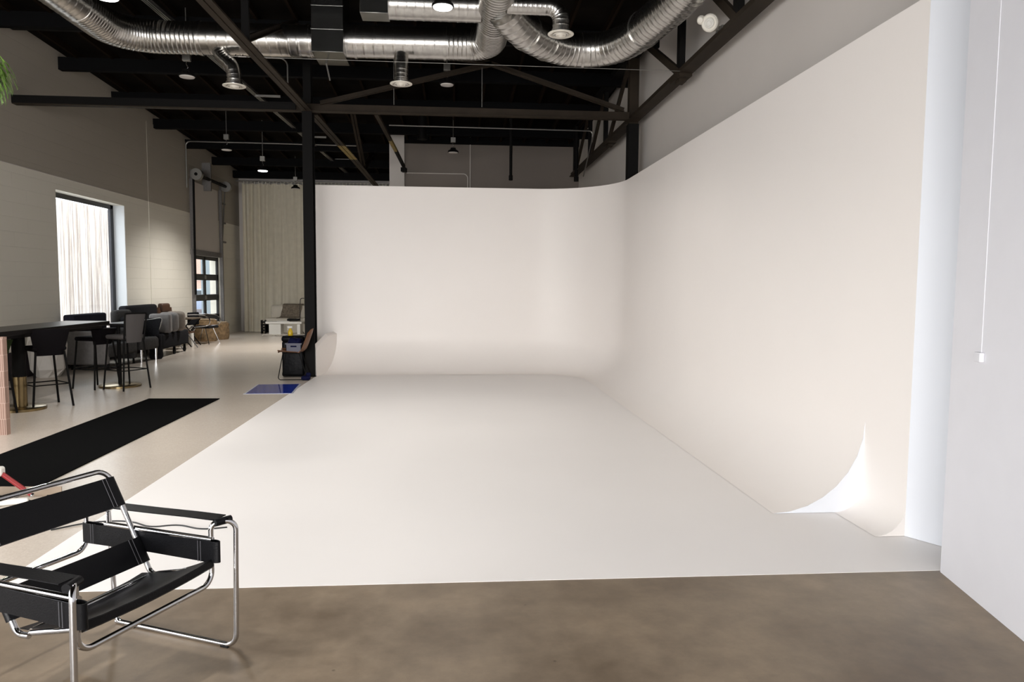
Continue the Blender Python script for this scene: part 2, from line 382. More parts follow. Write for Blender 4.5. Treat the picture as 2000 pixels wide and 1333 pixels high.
def dup(root, loc, rz, label, group=None):
    r = root.copy(); COL.objects.link(r); r.location = loc; r.rotation_euler = (0, 0, rz); r['label'] = label
    if group: r['group'] = group
    for ch in list(root.children):
        c = ch.copy(); COL.objects.link(c); c.parent = r
        for g in list(ch.children):
            d = g.copy(); COL.objects.link(d); d.parent = c
    return r

# ------------------------------------------------------------------ room shell
FRONT = 3.86                      # line where concrete meets the white and cream floors
XL, XR, YB, YF = -7.3, 3.42, 25.6, -5.0
def roof_z(y): return 6.45-0.0405*y
struct('floor_concrete', MB().box(XL-.3, 3.9, YF-.2, FRONT, -0.2, 0), M_concrete, 'brown mottled polished concrete floor in front of the white cove', 'floor')
struct('floor', MB().box(XL-.3, 3.9, FRONT, YB+.3, -0.2, -0.001), M_epoxy, 'cream speckled glossy floor running back along the left wall', 'floor')
# left wall with window and roller door openings
WY0, WY1, WZ0, WZ1 = 14.12, 16.92, 0.46, 3.32
DY0, DY1, DZ1 = 21.0, 23.45, 2.42
m = MB()
def lw(y0, y1, z0, z1):
    m.add([(XL, y0, z0), (XL, y1, z0), (XL, y1, z1 if z1 else roof_z(y1)+.1), (XL, y0, z1 if z1 else roof_z(y0)+.1),
           (XL-.32, y0, z0), (XL-.32, y1, z0), (XL-.32, y1, z1 if z1 else roof_z(y1)+.1), (XL-.32, y0, z1 if z1 else roof_z(y0)+.1)],
          [(0,1,2,3), (7,6,5,4), (0,4,5,1), (1,5,6,2), (2,6,7,3), (3,7,4,0)])
lw(YF, ADDED_WIN_Y[0]-1.25, 0, None); lw(ADDED_WIN_Y[0]+1.25, ADDED_WIN_Y[1]-1.25, 0, None); lw(ADDED_WIN_Y[1]+1.25, ADDED_WIN_Y[2]-1.25, 0, None); lw(ADDED_WIN_Y[2]+1.25, WY0, 0, None)
for y in ADDED_WIN_Y: lw(y-1.25, y+1.25, 0, .25); lw(y-1.25, y+1.25, 3.25, None)
lw(WY0, WY1, 0, WZ0); lw(WY0, WY1, WZ1, None); lw(WY1, DY0, 0, None); lw(DY0, DY1, DZ1, None); lw(DY1, YB+.3, 0, None)
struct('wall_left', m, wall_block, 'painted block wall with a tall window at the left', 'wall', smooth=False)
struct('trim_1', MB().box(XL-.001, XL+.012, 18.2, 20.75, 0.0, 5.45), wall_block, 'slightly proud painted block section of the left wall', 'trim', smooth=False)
struct('trim_2', MB().bar((XL+.004, 5.7, 3.56), (XL+.004, 18.19, 3.56), .012, .012), wall_grey, 'thin ledge line along the left wall above the window', 'trim')
struct('baseboard_left', MB().box(XL, XL+.03, 9.0, 18.1, 0, 0.455), plinth, 'dark plum panel along the foot of the left wall', 'baseboard')
struct('wall_back', MB().box(XL-.3, XR+.3, YB, YB+.2, 0, 5.7), wall_grey, 'grey wall at the far end behind the curtain', 'wall')
# grey room box behind the cove
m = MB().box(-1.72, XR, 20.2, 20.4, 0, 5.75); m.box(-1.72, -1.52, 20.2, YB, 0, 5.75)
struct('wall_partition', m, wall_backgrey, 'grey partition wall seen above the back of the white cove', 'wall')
m = MB().box(-1.76, -1.36, 20.12, 20.2, 0, 5.72)
struct('trim_5', MB().box(-1.36, XR-.02, 20.12, 20.2, 5.44, 5.62), beam_black, 'black timber strip along the top of the grey partition', 'trim')
struct('trim_3', m, wall_grey, 'pale vertical pier at the left end of the grey partition', 'trim')
struct('wall_right', MB().box(XR, XR+.2, 4.4, 20.4, 0, 6.4).box(XR+.2, XR+.4, YF-.2, 4.6, 0, 6.9), wall_grey, 'grey painted wall above the white cove on the right', 'wall')
# angled white wall close to the camera on the right
nwa = a = Vector((2.77, 3.84)); b = Vector((1.72, -1.5)); nwd = d = (b-a).normalized(); nrm = Vector((-d.y, d.x))
if nrm.x < 0: nrm = -nrm
c2 = Vector((1.72, YF))
m = MB().prism([tuple(a), tuple(a+nrm*.14), tuple(b+nrm*.14), (c2.x+.14, c2.y), tuple(c2), tuple(b)], 0, 5.2)
struct('wall_near', m, wall_near, 'white wall at the right edge beside the concrete floor', 'wall', smooth=False)
# front wall behind the camera with three storefront windows
m = MB(); xs = [XL-.3]
for x in WIN_X: xs += [x-1.25, x+1.25]
xs.append(3.6)
for i in range(0, len(xs), 2): m.box(xs[i], xs[i+1], YF-.2, YF, 0, 6.8)
for x in WIN_X: m.box(x-1.25, x+1.25, YF-.2, YF, 0, .22); m.box(x-1.25, x+1.25, YF-.2, YF, 3.28, 6.8)
struct('wall_front', m, mat('charcoal_wall_paint', (.03, .028, .026), .7, spec=.1), smooth=False)
for i, x in enumerate(WIN_X):
    m = MB()
    for q in (-1.22, 0, 1.22): m.box(x+q-.03, x+q+.03, YF-.14, YF-.06, .22, 3.28)
    for z in (.25, 2.4, 3.25): m.box(x-1.25, x+1.25, YF-.14, YF-.06, z-.03, z+.03)
    struct('window_%d' % (i+2), m, frame_dark)
for i, y in enumerate(ADDED_WIN_Y):
    m = MB()
    for q in (-1.22, 0, 1.22): m.box(XL-.2, XL-.12, y+q-.03, y+q+.03, .25, 3.25)
    for z in (.28, 2.4, 3.22): m.box(XL-.2, XL-.12, y-1.25, y+1.25, z-.03, z+.03)
    struct('window_%d' % (i+5), m, frame_dark)  # frames for the added side windows, out of view
# roof deck, purlins and cross beams
m = MB().add([(XL-.4, YF-.3, roof_z(YF)), (3.9, YF-.3, roof_z(YF)), (3.9, YB+.3, roof_z(YB)), (XL-.4, YB+.3, roof_z(YB)),
              (XL-.4, YF-.3, roof_z(YF)+.2), (3.9, YF-.3, roof_z(YF)+.2), (3.9, YB+.3, roof_z(YB)+.2), (XL-.4, YB+.3, roof_z(YB)+.2)],
             [(0,1,2,3), (7,6,5,4), (0,4,5,1), (1,5,6,2), (2,6,7,3), (3,7,4,0)])
struct('ceiling', m, roof_black, 'black painted roof deck overhead', 'ceiling')
m = MB()
for i in range(17):
    x = XL+.35+i*0.63; m.bar((x, YF, roof_z(YF)-.06), (x, YB, roof_z(YB)-.06), .045, .12)
struct('trim_4', m, mat('dark_brown_joists', (0.014, 0.009, 0.006), 0.8, spec=.03), 'dark timber joists under the black roof deck', 'trim')
for i, y in enumerate((4.1, 6.15, 8.2, 10.25, 12.3, 14.37, 16.46, 18.6, 20.7, 22.87, 24.95)):
    z = roof_z(y)
    x1 = XR if y < 20 else -1.75
    o = struct('roof_beam', MB().box(XL+.0, x1, y, y+.14, z-.33, z-.1), beam_black, bev=.004)
    o['label'] = ('black roof beam furthest towards the front windows', 'black roof beam second from the front windows', 'black roof beam above the lamp beside the left duct', 'black roof beam just in front of the main spiral duct', 'black roof beam between the main duct and the cross truss', 'black roof beam just behind the cross truss', 'second black roof beam behind the cross truss', 'third black roof beam behind the cross truss', 'black roof beam in line with the conduit over the left wall', 'black roof beam above the far side of the roller door', 'black roof beam just before the curtain')[i]; o['category'] = 'beam'

# ------------------------------------------------------------------ cyclorama (white infinity cove)
CX0, CXR, CYB, CH, CR, RC = -2.43, 2.93, 13.75, 3.43, 0.66, 1.45
cyc = thing('cyclorama', 'large white painted infinity cove with curved floor and corner', 'cyclorama', (0.25, 8.5, 0))
path = [(Vector((CXR, 4.93+ i*(CYB-RC-4.93)/8)), Vector((-1, 0))) for i in range(9)]
for i in range(1, 17):
    t = math.pi/2*i/16; path.append((Vector((CXR-RC+RC*math.cos(t), CYB-RC+RC*math.sin(t))), Vector((-math.cos(t), -math.sin(t)))))
for i in range(1, 9): path.append((Vector((CXR-RC+(-2.62-CXR+RC)*i/8, CYB)), Vector((0, -1))))
prof = [(CR-CR*math.sin(t), CR-CR*math.cos(t)) for t in [math.pi/2*i/14 for i in range(15)]]+[(0, 1.2), (0, 2.2), (0, CH), (-.06, CH), (-.06, 0)]
rows = [[(p.x+n.x*d, p.y+n.y*d, .004+z) for d, z in prof] for p, n in path]
world_part('curved_wall', MB().grid(rows), cyc_white, cyc, ang=50)
# floor: fills the area up to the curve
FX1 = 3.36
pf = [(CX0, FRONT), (FX1, FRONT), (FX1, 4.93), (CXR-.02, 4.93)]
world_part('painted_floor', MB().prism([(CX0, FRONT), (FX1, FRONT), (FX1, 4.6), (CXR+.05, 4.6), (CXR+.05, CYB+.05), (CX0, CYB+.05)], -.0005, .002), mat('cyclorama_floor_paint', (0.835, 0.803, 0.777), 0.42, vary=0.012, scale=0.8, bump=0.02, bscale=14), cyc, smooth=False)
# straight wall end beside the cove, with a small foot radius, and the end cap of the curve
def foot(r): return [(r-r*math.sin(t), r-r*math.cos(t)) for t in [math.pi/2*i/8 for i in range(9)]]
rows = [[(CXR-d, y, .004+z) for d, z in foot(.20)+[(0, 1.2), (0, 2.2), (0, CH), (-.06, CH), (-.06, 0)]] for y in (4.42, 4.93)]
ft = [(CXR, 4.42, .004)]+[(CXR-d, 4.42, .004+z) for d, z in foot(.20)]
world_part('wall_end', MB().grid(rows).add(ft, [tuple(range(len(ft)))]), cyc_white, cyc, ang=50)
cap = [(CXR, 4.93, .004)]+[(CXR-d, 4.93, .004+z) for d, z in foot(CR)]
m = MB().add([(x, y-.002, z) for x, y, z in cap], [tuple(range(len(cap)))]); m.v[0] = (CXR, 4.928, .004)
world_part('end_cap', m, return_white, cyc, smooth=False)
world_part('side_panel', MB().add([(-2.415, 12.93, 0), (-2.19, CYB, 0), (-2.19, CYB, .70), (-2.29, 13.4, .68), (-2.415, 12.93, .50), (-2.46, 12.94, 0), (-2.25, CYB, 0), (-2.25, CYB, .74), (-2.34, 13.4, .72), (-2.46, 12.94, .55)],
    [(0, 1, 2, 3, 4), (9, 8, 7, 6, 5), (0, 5, 6, 1), (1, 6, 7, 2), (2, 7, 8, 3), (3, 8, 9, 4), (4, 9, 5, 0)]), cyc_white, cyc, smooth=False)
world_part('return_panel', MB().prism([(CXR-.001, 4.42), (3.22, 3.93), (3.27, 3.96), (CXR+.04, 4.46)], 0.004, 3.75), return_white, cyc, smooth=False)

# ------------------------------------------------------------------ steel columns and trusses
t = thing('steel_column', 'black steel column standing at the left end of the white cove', 'column', (-2.51, 12.99, 0))
world_part('shaft', MB().box(-2.6, -2.43, 12.88, 12.9, .012, 4.56).box(-2.6, -2.43, 13.08, 13.1, .012, 4.56).box(-2.55, -2.48, 12.9, 13.08, .012, 4.56), black_steel, t, bev=.003)
world_part('shaft_extension', MB().box(-2.58, -2.45, 12.9, 13.08, 4.70, 5.9), black_steel, t)
world_part('base_plate', MB().box(-2.61, -2.42, 12.86, 13.12, 0, .012), black_steel, t)
t = thing('steel_column', 'black steel column rising behind the curved right corner of the cove', 'column', (3.18, 13.1, 0))
world_part('shaft', MB().box(3.09, 3.28, 13.02, 13.2, 0, 4.52), black_steel, t, bev=.006)
world_part('shaft_extension', MB().box(3.10, 3.27, 13.03, 13.19, 4.52, 5.9), brown_steel, t, bev=.006)
def pair(mb, p, q, w=.055, h=.07, gap=.016):
    """double-angle member"""
    p, q = Vector(p), Vector(q); d = (q-p).normalized(); s_ = d.cross(Vector((0, 0, 1)))
    if s_.length < .01: s_ = Vector((1, 0, 0))
    s_.normalize()
    for k in (-1, 1):
        o = s_*k*(w/2+gap/2); mb.bar(p+o, q+o, w, .012) if abs(d.z) < .9 else mb.bar(p+o, q+o, w, h)
        mb.bar(p+s_*k*(gap/2+.006)+Vector((0, 0, h/2)), q+s_*k*(gap/2+.006)+Vector((0, 0, h/2)), .012, h)
    return mb
BY = 12.95
t = thing('cross_truss', 'dark steel truss crossing the room above the back of the cove', 'truss', (0, BY, 4.56))
world_part('bottom_chord', MB().box(XL, 3.08, BY-.07, BY+.07, 4.56, 4.575).box(XL, 3.08, BY-.012, BY+.012, 4.575, 4.70), brown_steel, t, bev=.003)
world_part('bottom_chord_web', MB().box(XL, -2.7, BY-.075, BY-.06, 4.575, 4.70), black_steel, t)
world_part('diagonal_brace', pair(MB(), (-2.3, BY, 4.68), (.63, BY, 5.43)), brown_steel, t)
world_part('diagonal_brace', pair(MB(), (2.98, BY, 4.70), (.63, BY, 5.43)), brown_steel, t)
world_part('diagonal_brace', pair(MB(), (.63, BY, 5.43), (-2.3, BY, 5.85)), brown_steel, t)
world_part('top_chord', MB().box(XL, 3.08, BY-.06, BY+.06, 5.78, 5.9), black_steel, t)
t = thing('long_truss', 'dark steel truss running from the black column towards the camera', 'truss', (-2.57, 8, 4.57))
ch = lambda x0, y0, x1, y1, z: MB().bar((x0-.045, y0, z), (x1-.045, y1, z), .075, .014).bar((x0+.045, y0, z), (x1+.045, y1, z), .075, .014).bar((x0-.012, y0, z+.045), (x1-.012, y1, z+.045), .012, .09).bar((x0+.012, y0, z+.045), (x1+.012, y1, z+.045), .012, .09)
world_part('bottom_chord', ch(-2.70, 4.0, -2.515, 12.88, 4.57), brown_steel, t)
world_part('hanger', MB().bar((-2.60, 9.55, 4.6), (-2.60, 9.55, 6.1), .09, .05, (0, 1, 0)), black_steel, t)
world_part('diagonal_brace', pair(MB(), (-2.62, 9.55, 4.62), (-2.56, 12.5, 5.9)), brown_steel, t)
t = thing('long_truss', 'dark truss with a yellow patch running away behind the black column', 'truss', (-2.44, 17, 4.57))
world_part('bottom_chord', ch(-2.47, 13.2, -2.42, 16.0, 4.57), brown_steel, t)
world_part('painted_chord', ch(-2.42, 16.0, -2.38, 17.7, 4.57), yellow_paint, t)
world_part('bottom_chord', ch(-2.38, 17.7, -2.34, 24.5, 4.57), brown_steel, t)
world_part('diagonal_brace', pair(MB(), (-2.36, 19.5, 4.6), (-2.38, 21.8, 5.5)), brown_steel, t)
world_part('diagonal_brace', pair(MB(), (-2.38, 17.6, 5.6), (-2.36, 19.5, 4.6)), brown_steel, t)
t = thing('hanging_rail', 'thin dark steel rail with a yellow patch ending before the grey partition', 'rail', (-1.33, 15, 4.57))
world_part('rail', MB().bar((-1.37, 13.1, 4.6), (-1.33, 15.4, 4.6), .07, .06), brown_steel, t)
world_part('painted_rail', MB().bar((-1.33, 15.4, 4.6), (-1.31, 16.6, 4.6), .07, .06), yellow_paint, t)
world_part('rail_tip', MB().bar((-1.31, 16.6, 4.6), (-1.276, 18.7, 4.58), .07, .06).bar((-1.29, 18.6, 4.5), (-1.26, 18.8, 4.5), .12, .1), black_steel, t)
t = thing('wall_truss', 'dark steel truss along the right wall above the white cove', 'truss', (3.12, 12, 4.5))
world_part('bottom_chord', MB().box(3.06, 3.25, 6.0, 13.02, 4.54, 4.552).box(3.06, 3.25, 13.2, 19.6, 4.54, 4.552).box(3.10, 3.12, 6.0, 13.02, 4.552, 4.64).box(3.10, 3.12, 13.2, 19.6, 4.552, 4.64), brown_steel, t)
world_part('top_chord', MB().box(3.05, 3.26, 5.5, 20.1, 5.66, 5.78), black_steel, t)
nodes = [(8.16, .07), (10.25, .07), (15.37, .06), (17.15, .06), (19.3, .06)]
for y, w in nodes: world_part('vertical_strut', MB().box(3.12, 3.20, y-w, y+w, 4.55, 5.7), black_steel, t)
for (ya, za), (yb, zb) in (((8.16, 4.62), (9.5, 5.6)), ((10.25, 4.62), (12.1, 5.6)), ((6.3, 4.62), (7.6, 5.6)), ((14.9, 4.62), (13.3, 5.62)), ((16.9, 4.62), (15.4, 5.62)), ((19.0, 4.62), (17.3, 5.62))):
    world_part('diagonal_brace', MB().bar((3.14, ya, za), (3.14, yb, zb), .05, .11), brown_steel, t)
for y in (10.2, 14.9): world_part('splice_plate', MB().box(3.06, 3.24, y-.22, y+.22, 4.50, 4.54).box(3.1, 3.2, y-.1, y+.1, 4.46, 4.5), brown_steel, t)

# ------------------------------------------------------------------ ducts
def duct(pts, r, pitch=.145, h=.0045, n=32, ds=.016):
    P = resample(pts, ds); k = max(2, round(pitch/ds))
    return MB().tube(P, r, n, lambda i: r+(h if i % k == 0 else 0))
def flange(mb, p, q, r, w=.012): return mb.cyl(p, q, r+w, 28)
def joint(name, at, d, r, parent):
    p = Vector(at); d = Vector(d).normalized(); world_part(name, MB().cyl(p-d*.018, p+d*.018, r+.014, 28), galv, parent)
ZD, RD = 5.25, .232
duc = thing('spiral_duct', 'main run of silver spiral duct across the ceiling with elbows', 'duct', (-2, 11.35, ZD))
world_part('left_elbow', duct(fillet([(-4.95, 10.2, ZD), (-4.95, 11.45, ZD), (-3.75, 11.45, ZD)], .78, 14), RD, .065, .005, ds=.0093), galv, duc)
world_part('left_duct', duct([(-4.95, 4.4, ZD), (-4.95, 10.2, ZD)], RD), galv, duc)
world_part('straight_duct', duct([(-3.75, 11.45, ZD), (-2.05, 11.42, ZD)], RD), galv, duc)
world_part('straight_duct', duct([(-1.62, 11.37, ZD), (-.15, 11.33, ZD)], RD), galv, duc)
world_part('right_elbow', duct(fillet([(-.15, 11.33, ZD), (.53, 11.31, ZD), (.53, 10.3, ZD)], .62, 14), RD, .065, .005, ds=.0093), galv, duc)
world_part('right_duct', duct([(.53, 10.3, ZD), (.53, 4.4, ZD)], RD, .085), galv, duc)
for p, d in (((-3.75, 11.45, ZD), (1, 0, 0)), ((-1.48, 11.37, ZD), (1, 0, 0)), ((-.15, 11.33, ZD), (1, 0, 0)), ((-2.18, 11.42, ZD), (1, 0, 0))): joint('duct_collar', p, d, RD, duc)
bx = thing('duct_plenum', 'grey sheet metal box duct dropping from the roof into the main run', 'duct', (-1.84, 11.3, 4.97))
m = MB().box(-2.07, -1.61, 10.98, 11.64, 4.97, 5.9)
world_part('box', m, galv_box, bx, bev=.006)
for z in (5.62, 5.29): world_part('seam', MB().box(-2.075, -1.605, 10.972, 10.985, z, z+.013), galv_box, bx)
br = thing('branch_duct', 'short silver duct and box branching left behind the bright ceiling lamp', 'duct', (-.3, 9.9, ZD))
world_part('branch', duct([(-.86, 9.9, ZD+.02), (.34, 9.9, ZD+.02)], .185, .11), galv, br)
world_part('end_box', MB().box(-1.22, -.86, 9.74, 10.05, 5.10, 5.75), galv_box, br, bev=.005)
sw = thing('curved_duct', 'large silver duct sweeping round towards the right wall', 'duct', (2, 10, 5.05))
sp_ = spline([(.62, 9.6, 5.17), (.80, 9.88, 5.09), (1.06, 10.25, 5.05), (1.46, 10.66, 5.05), (1.8, 10.78, 5.05), (2.17, 10.68, 5.05), (2.43, 10.27, 5.05), (2.57, 9.5, 5.05), (2.66, 8.8, 5.05), (2.70, 7.6, 5.05), (2.72, 5.0, 5.05)], 14)
world_part('duct_sweep', duct(sp_, .235, .11, .005, ds=.0125), galv, sw)
joint('duct_collar', sp_[24], sp_[25]-sp_[23], .235, sw); joint('duct_collar', sp_[36], sp_[37]-sp_[35], .235, sw); joint('duct_collar', sp_[58], sp_[59]-sp_[57], .235, sw); joint('duct_collar', sp_[92], sp_[93]-sp_[91], .235, sw)
world_part('paper_tag', MB().bar((1.03, 9.92, 5.0), (1.09, 9.98, 5.0), .05, .004, (.6, -.7, -.5)), mat('paper_tag_grey', (.5, .48, .45), .7), sw)
def diffuser(label, pts, r, rf, parent_name='ceiling_diffuser'):
    e = Vector(pts[-1]); t = thing(parent_name, label, 'air diffuser', tuple(e), 0, 'round ceiling diffusers')
    world_part('neck_duct', duct(pts, r, .06, .003, 22, .01), galv, t)
    build('collar', MB().lathe([(r+.012, .03), (r+.012, .06), (r, .065)]), galv, t)
    build('flange', MB().lathe([(r*.98, .02), (r*1.1, .024), (rf, .012), (rf, .004), (rf*.96, 0), (rf*.78, -.002), (rf*.76, .02)], n=36), white_metal, t)
    for k, (q, z) in enumerate(((.56, -.006), (.36, -.016), (.02, -.028))):
        build('cone_ring', MB().lathe([(rf*(q+.045), z+.018), (rf*(q+.042), z+.012), (rf*q, z), (rf*(q-.01), z+.008)] if k < 2 else [(rf*.20, z+.020), (rf*.19, z+.012), (rf*.08, z), (.001, z)], n=32), white_metal, t)
    build('throat', MB().lathe([(rf*.75, .035), (.001, .035)]), rubber, t)
    return t
diffuser('round white diffuser on a curved neck under the left part of the duct', spline([(-3.52, 11.42, 5.12), (-3.42, 11.33, 4.95), (-3.27, 11.22, 4.80), (-3.225, 11.2, 4.66), (-3.225, 11.2, 4.50)], 8), .105, .165)
diffuser('round white diffuser on a straight neck under the middle of the duct', [(-.80, 11.3, 5.1), (-.80, 11.22, 4.85), (-.80, 11.2, 4.60)], .105, .165)
diffuser('round white diffuser at the end of a small elbow beside the curved duct', fillet([(.65, 9.4, 5.13), (1.335, 9.4, 5.13), (1.335, 9.4, 4.79)], .25, 10), .105, .165)

# ------------------------------------------------------------------ high bay lamps
def highbay(label, loc, lit, power=0):
    t = thing('high_bay_lamp', label, 'ceiling lamp', loc, 0, 'round high bay lamps')
    build('housing', MB().lathe([(.128, .0), (.135, .012), (.128, .028), (.085, .045), (.07, .07), (.062, .11), (.02, .118)]), black_steel, t)
    m = MB()
    for k in range(10):
        a = 2*math.pi*k/10; c, s_ = math.cos(a), math.sin(a); m.bar((.065*c, .065*s_, .06), (.118*c, .118*s_, .03), .006, .03)
    build('cooling_fins', m, black_steel, t)
    build('lens', MB().lathe([(.118, .004), (.11, -.012), (.06, -.02), (.001, -.022)]), lens_on if lit else lens_off, t)
    build('hook', MB().tube(spline([(0, 0, .115), (.018, 0, .15), (0, 0, .18), (-.008, 0, .21), (0, 0, .24)], 6), .006, 8), chrome, t)
    build('junction_box', MB().box(-.06, .06, -.04, .04, .24, .36), grey_strut, t, bev=.006)
    build('rod', MB().cyl((0, 0, .36), (0, 0, roof_z(loc[1])-.004-loc[2]), .008, 8), grey_strut, t)
    if lit:
        l = bpy.data.lights.new('lamp_light', 'SPOT'); l.energy = power; l.spot_size = R(132); l.spot_blend = .75; l.shadow_soft_size = .11; l.color = (1.0, .965, .925)
        o = bpy.data.objects.new('lamp_light', l); COL.objects.link(o); o.parent = t; o.location = (0, 0, -.04)
    return t
LP = 560
highbay('unlit round lamp hanging just below the left duct', (-4.24, 12.2, 4.89), False)
highbay('unlit pale lamp hanging in front of the steel brace', (-.14, 13.2, 5.15), False)
highbay('lit round lamp deep in the room near the curtain', (-4.79, 18.9, 4.44), True, LP*1.8)
highbay('unlit lamp hanging left of the small lit one', (-5.39, 18.0, 4.78), False)
highbay('small dark lamp hanging right in front of the curtain', (-4.86, 23.0, 4.53), False)
highbay('dark lamp hanging in front of the grey partition', (-.04, 18.0, 4.83), False)
highbay('bright lit lamp in front of the silver branch duct', (-.145, 9.0, 4.93), True, LP*.5)
highbay('bright lit lamp at the top edge beside the left duct', (-3.56, 8.0, 4.54), True, LP*.8)
highbay('lit round lamp above the front of the white cove', (-1.7, 4.3, 5.0), True, LP*.68)
highbay('lit round lamp above the cream floor at the left', (-4.2, 3.4, 4.9), True, LP*.5)

# ------------------------------------------------------------------ strut, conduits, wires
t = thing('strut_rail', 'long grey slotted strut under the roof left of the truss', 'rail', (-4, 15, 5.4))
m = MB(); p, q = Vector((-4.36, 10.6, 5.60)), Vector((-3.6, 25.2, 5.34))
for k in (-1, 0, 1): m.bar(p+Vector((k*.035, 0, 0)), q+Vector((k*.035, 0, 0)), .018, .04)
m.bar(p+Vector((0, 0, .03)), q+Vector((0, 0, .03)), .09, .008)
world_part('channel', m, grey_strut, t)
for y in (15.5, 19.6, 23.0):
    x = -4.36+(y-10.6)*.052; world_part('cross_bracket', MB().box(x+.05, x+.55, y, y+.04, 5.42, 5.46), grey_strut, t)
def conduit(label, pts, r=.012, m=grey_strut, name='conduit', rad=.12, cat='conduit'):
    o = build(name, MB().tube(fillet(pts, rad, 6), r, 8), m); return tag(o, label, cat)
conduit('bent grey conduit arching beside the black column top', [(-3.1, 12.4, 5.28), (-2.72, 12.4, 5.28), (-2.72, 12.4, 4.72)], .012)
conduit('pale conduit line along the roof beam over the left wall', [(XL+.06, 20.6, 4.2), (XL+.06, 20.6, 5.44), (-5.6, 20.6, 5.44), (-2.7, 20.6, 5.42)], .018)
conduit('conduit bending down at the corner of the grey partition', [(-1.4, 16.0, 5.02), (3.0, 16.0, 5.0), (3.0, 16.0, 4.85), (3.02, 17.2, 4.2)], .014)
conduit('thin pale conduit crossing under the roof right of the curved duct', [(1.25, 11.9, 5.36), (2.6, 11.9, 5.34)], .012)
conduit('thin pale conduit crossing above the main duct at the left', [(-4.1, 12.2, 5.72), (-.4, 12.2, 5.70)], .012)
conduit('thin steel wire strung across the whole cove below the ducts', [(-2.95, 10.0, 4.575), (3.3, 10.0, 4.565)], .0035, grey_strut, 'cable_wire', cat='wire')
t = thing('wire_tensioner', 'small barbed clamp at the left end of the steel wire', 'clamp', (-2.8, 10, 4.575))
m = MB()
for k in range(5): m.cyl((-2.95+k*.09, 10, 4.575), (-2.94+k*.09, 10, 4.603), .006, 6)
world_part('clamps', m, chrome, t); world_part('turnbuckle', MB().cyl((-2.82, 10, 4.577), (-2.72, 10, 4.577), .010, 8), chrome, t)
conduit('thin hanger rod left of the middle diffuser', [(-1.05, 12.95, 4.72), (-1.05, 12.95, 5.8)], .008)
conduit('thin hanger rod right of the unlit pale lamp', [(.47, 12.95, 4.72), (.47, 12.95, 5.8)], .008)
conduit('small bent pipe stub below the box duct', [(-1.96, 11.55, 5.0), (-1.90, 11.55, 4.72)], .012)
def pole(label, x, y, z0, z1, r):
    t = thing('hanging_pole', label, 'pole', (x, y, z0)); build('pole', MB().cyl((0, 0, 0), (0, 0, z1-z0), r, 12), black_steel, t)
    build('foot', MB().cyl((0, 0, -.05), (0, 0, .06), r*1.35, 12), black_steel, t)
pole('slim black pole hanging before the grey partition', 1.29, 17.0, 4.1, roof_z(17)-.1, .035)
pole('black pole hanging at the right corner of the grey partition', 3.05, 18.4, 4.30, roof_z(18.4)-.1, .045)
pole('short thick black tube hanging from the beam before the partition', -.74, 17.0, 4.98, roof_z(17)-.1, .085)
conduit('thin grey conduit frame on the face of the partition', [(-1.3, 20.17, 4.65), (.35, 20.17, 4.65), (.35, 20.17, 3.6)], .012, wall_grey)
conduit('thin vertical conduit on the grey partition beside the dark lamp', [(.42, 20.17, 5.7), (.42, 20.17, 3.6)], .012, wall_grey)

t = thing('clamped_speaker', 'round white speaker clamped to the truss at the top right', 'speaker', (2.985, 8.55, 4.70))
Mx = Vector((-.62, -.72, -.30)).to_track_quat('Z', 'Y').to_matrix().to_4x4()
def xf(mb, M): mb.v = [tuple(M @ Vector(v)) for v in mb.v]; return mb
build('body', xf(MB().lathe([(.001, .05), (.05, .06), (.085, .065), (.10, .05), (.105, 0), (.09, -.04), (.001, -.045)]), Mx), white_metal, t)
build('grille', xf(MB().lathe([(.06, .064), (.058, .072), (.05, .064), (.04, .072), (.03, .066), (.02, .073), (.001, .07)]), Mx), white_plastic, t)
build('side_horn', xf(MB().lathe([(.05, 0), (.05, .05), (.03, .075), (.001, .08)], (-.10, .05, 0)), Mx), white_metal, t)
build('bracket', MB().bar((0, 0, 0), (.12, .02, -.06), .03, .03).bar((.12, -.08, -.06), (.12, .12, -.06), .04, .03), grey_strut, t)
t = thing('wall_box', 'small white switch box with thin conduit on the white wall at the right', 'switch box', (2.71, 3.52, 1.28))
def nw(k, z, o=0): p = nwa+nwd*k-nrm*o; return Vector((p.x, p.y, z))
world_part('box', MB().bar(nw(.285, 1.265, .012), nw(.345, 1.265, .012), .024, .05), wall_near, t, bev=.004)
world_part('conduit', MB().bar(nw(.30, 1.285, .001), nw(.30, 4.8, .001), .028, .004, tuple(nrm)+(0,)), wall_near, t)

# ------------------------------------------------------------------ window, roller door, curtain
m = MB(); xg = XL-.27
m.box(xg-.03, xg+.03, WY0, WY0+.06, WZ0, WZ1); m.box(xg-.03, xg+.03, WY1-.14, WY1, WZ0, WZ1); m.box(xg-.03, xg+.03, WY0, WY1, WZ1-.09, WZ1); m.box(xg-.03, xg+.03, WY0, WY1, WZ0, WZ0+.06)
w1 = struct('window_1', m, frame_dark, 'tall dark framed window in the left wall', 'window', bev=.004)
build('pane', MB().box(xg-.006, xg+.006, WY0+.05, WY1-.1, WZ0+.05, WZ1-.08), glass, w1)
build('sill', MB().box(xg, XL+.04, WY0-.02, WY1+.02, WZ0-.03, WZ0+.012), mat('pale_sill', (.55, .54, .55), .4), w1)
build('reveal', MB().box(XL-.24, XL-.005, WY1-.012, WY1-.001, WZ0+.01, WZ1), mat('white_reveal', (.62, .64, .66), .5), w1)
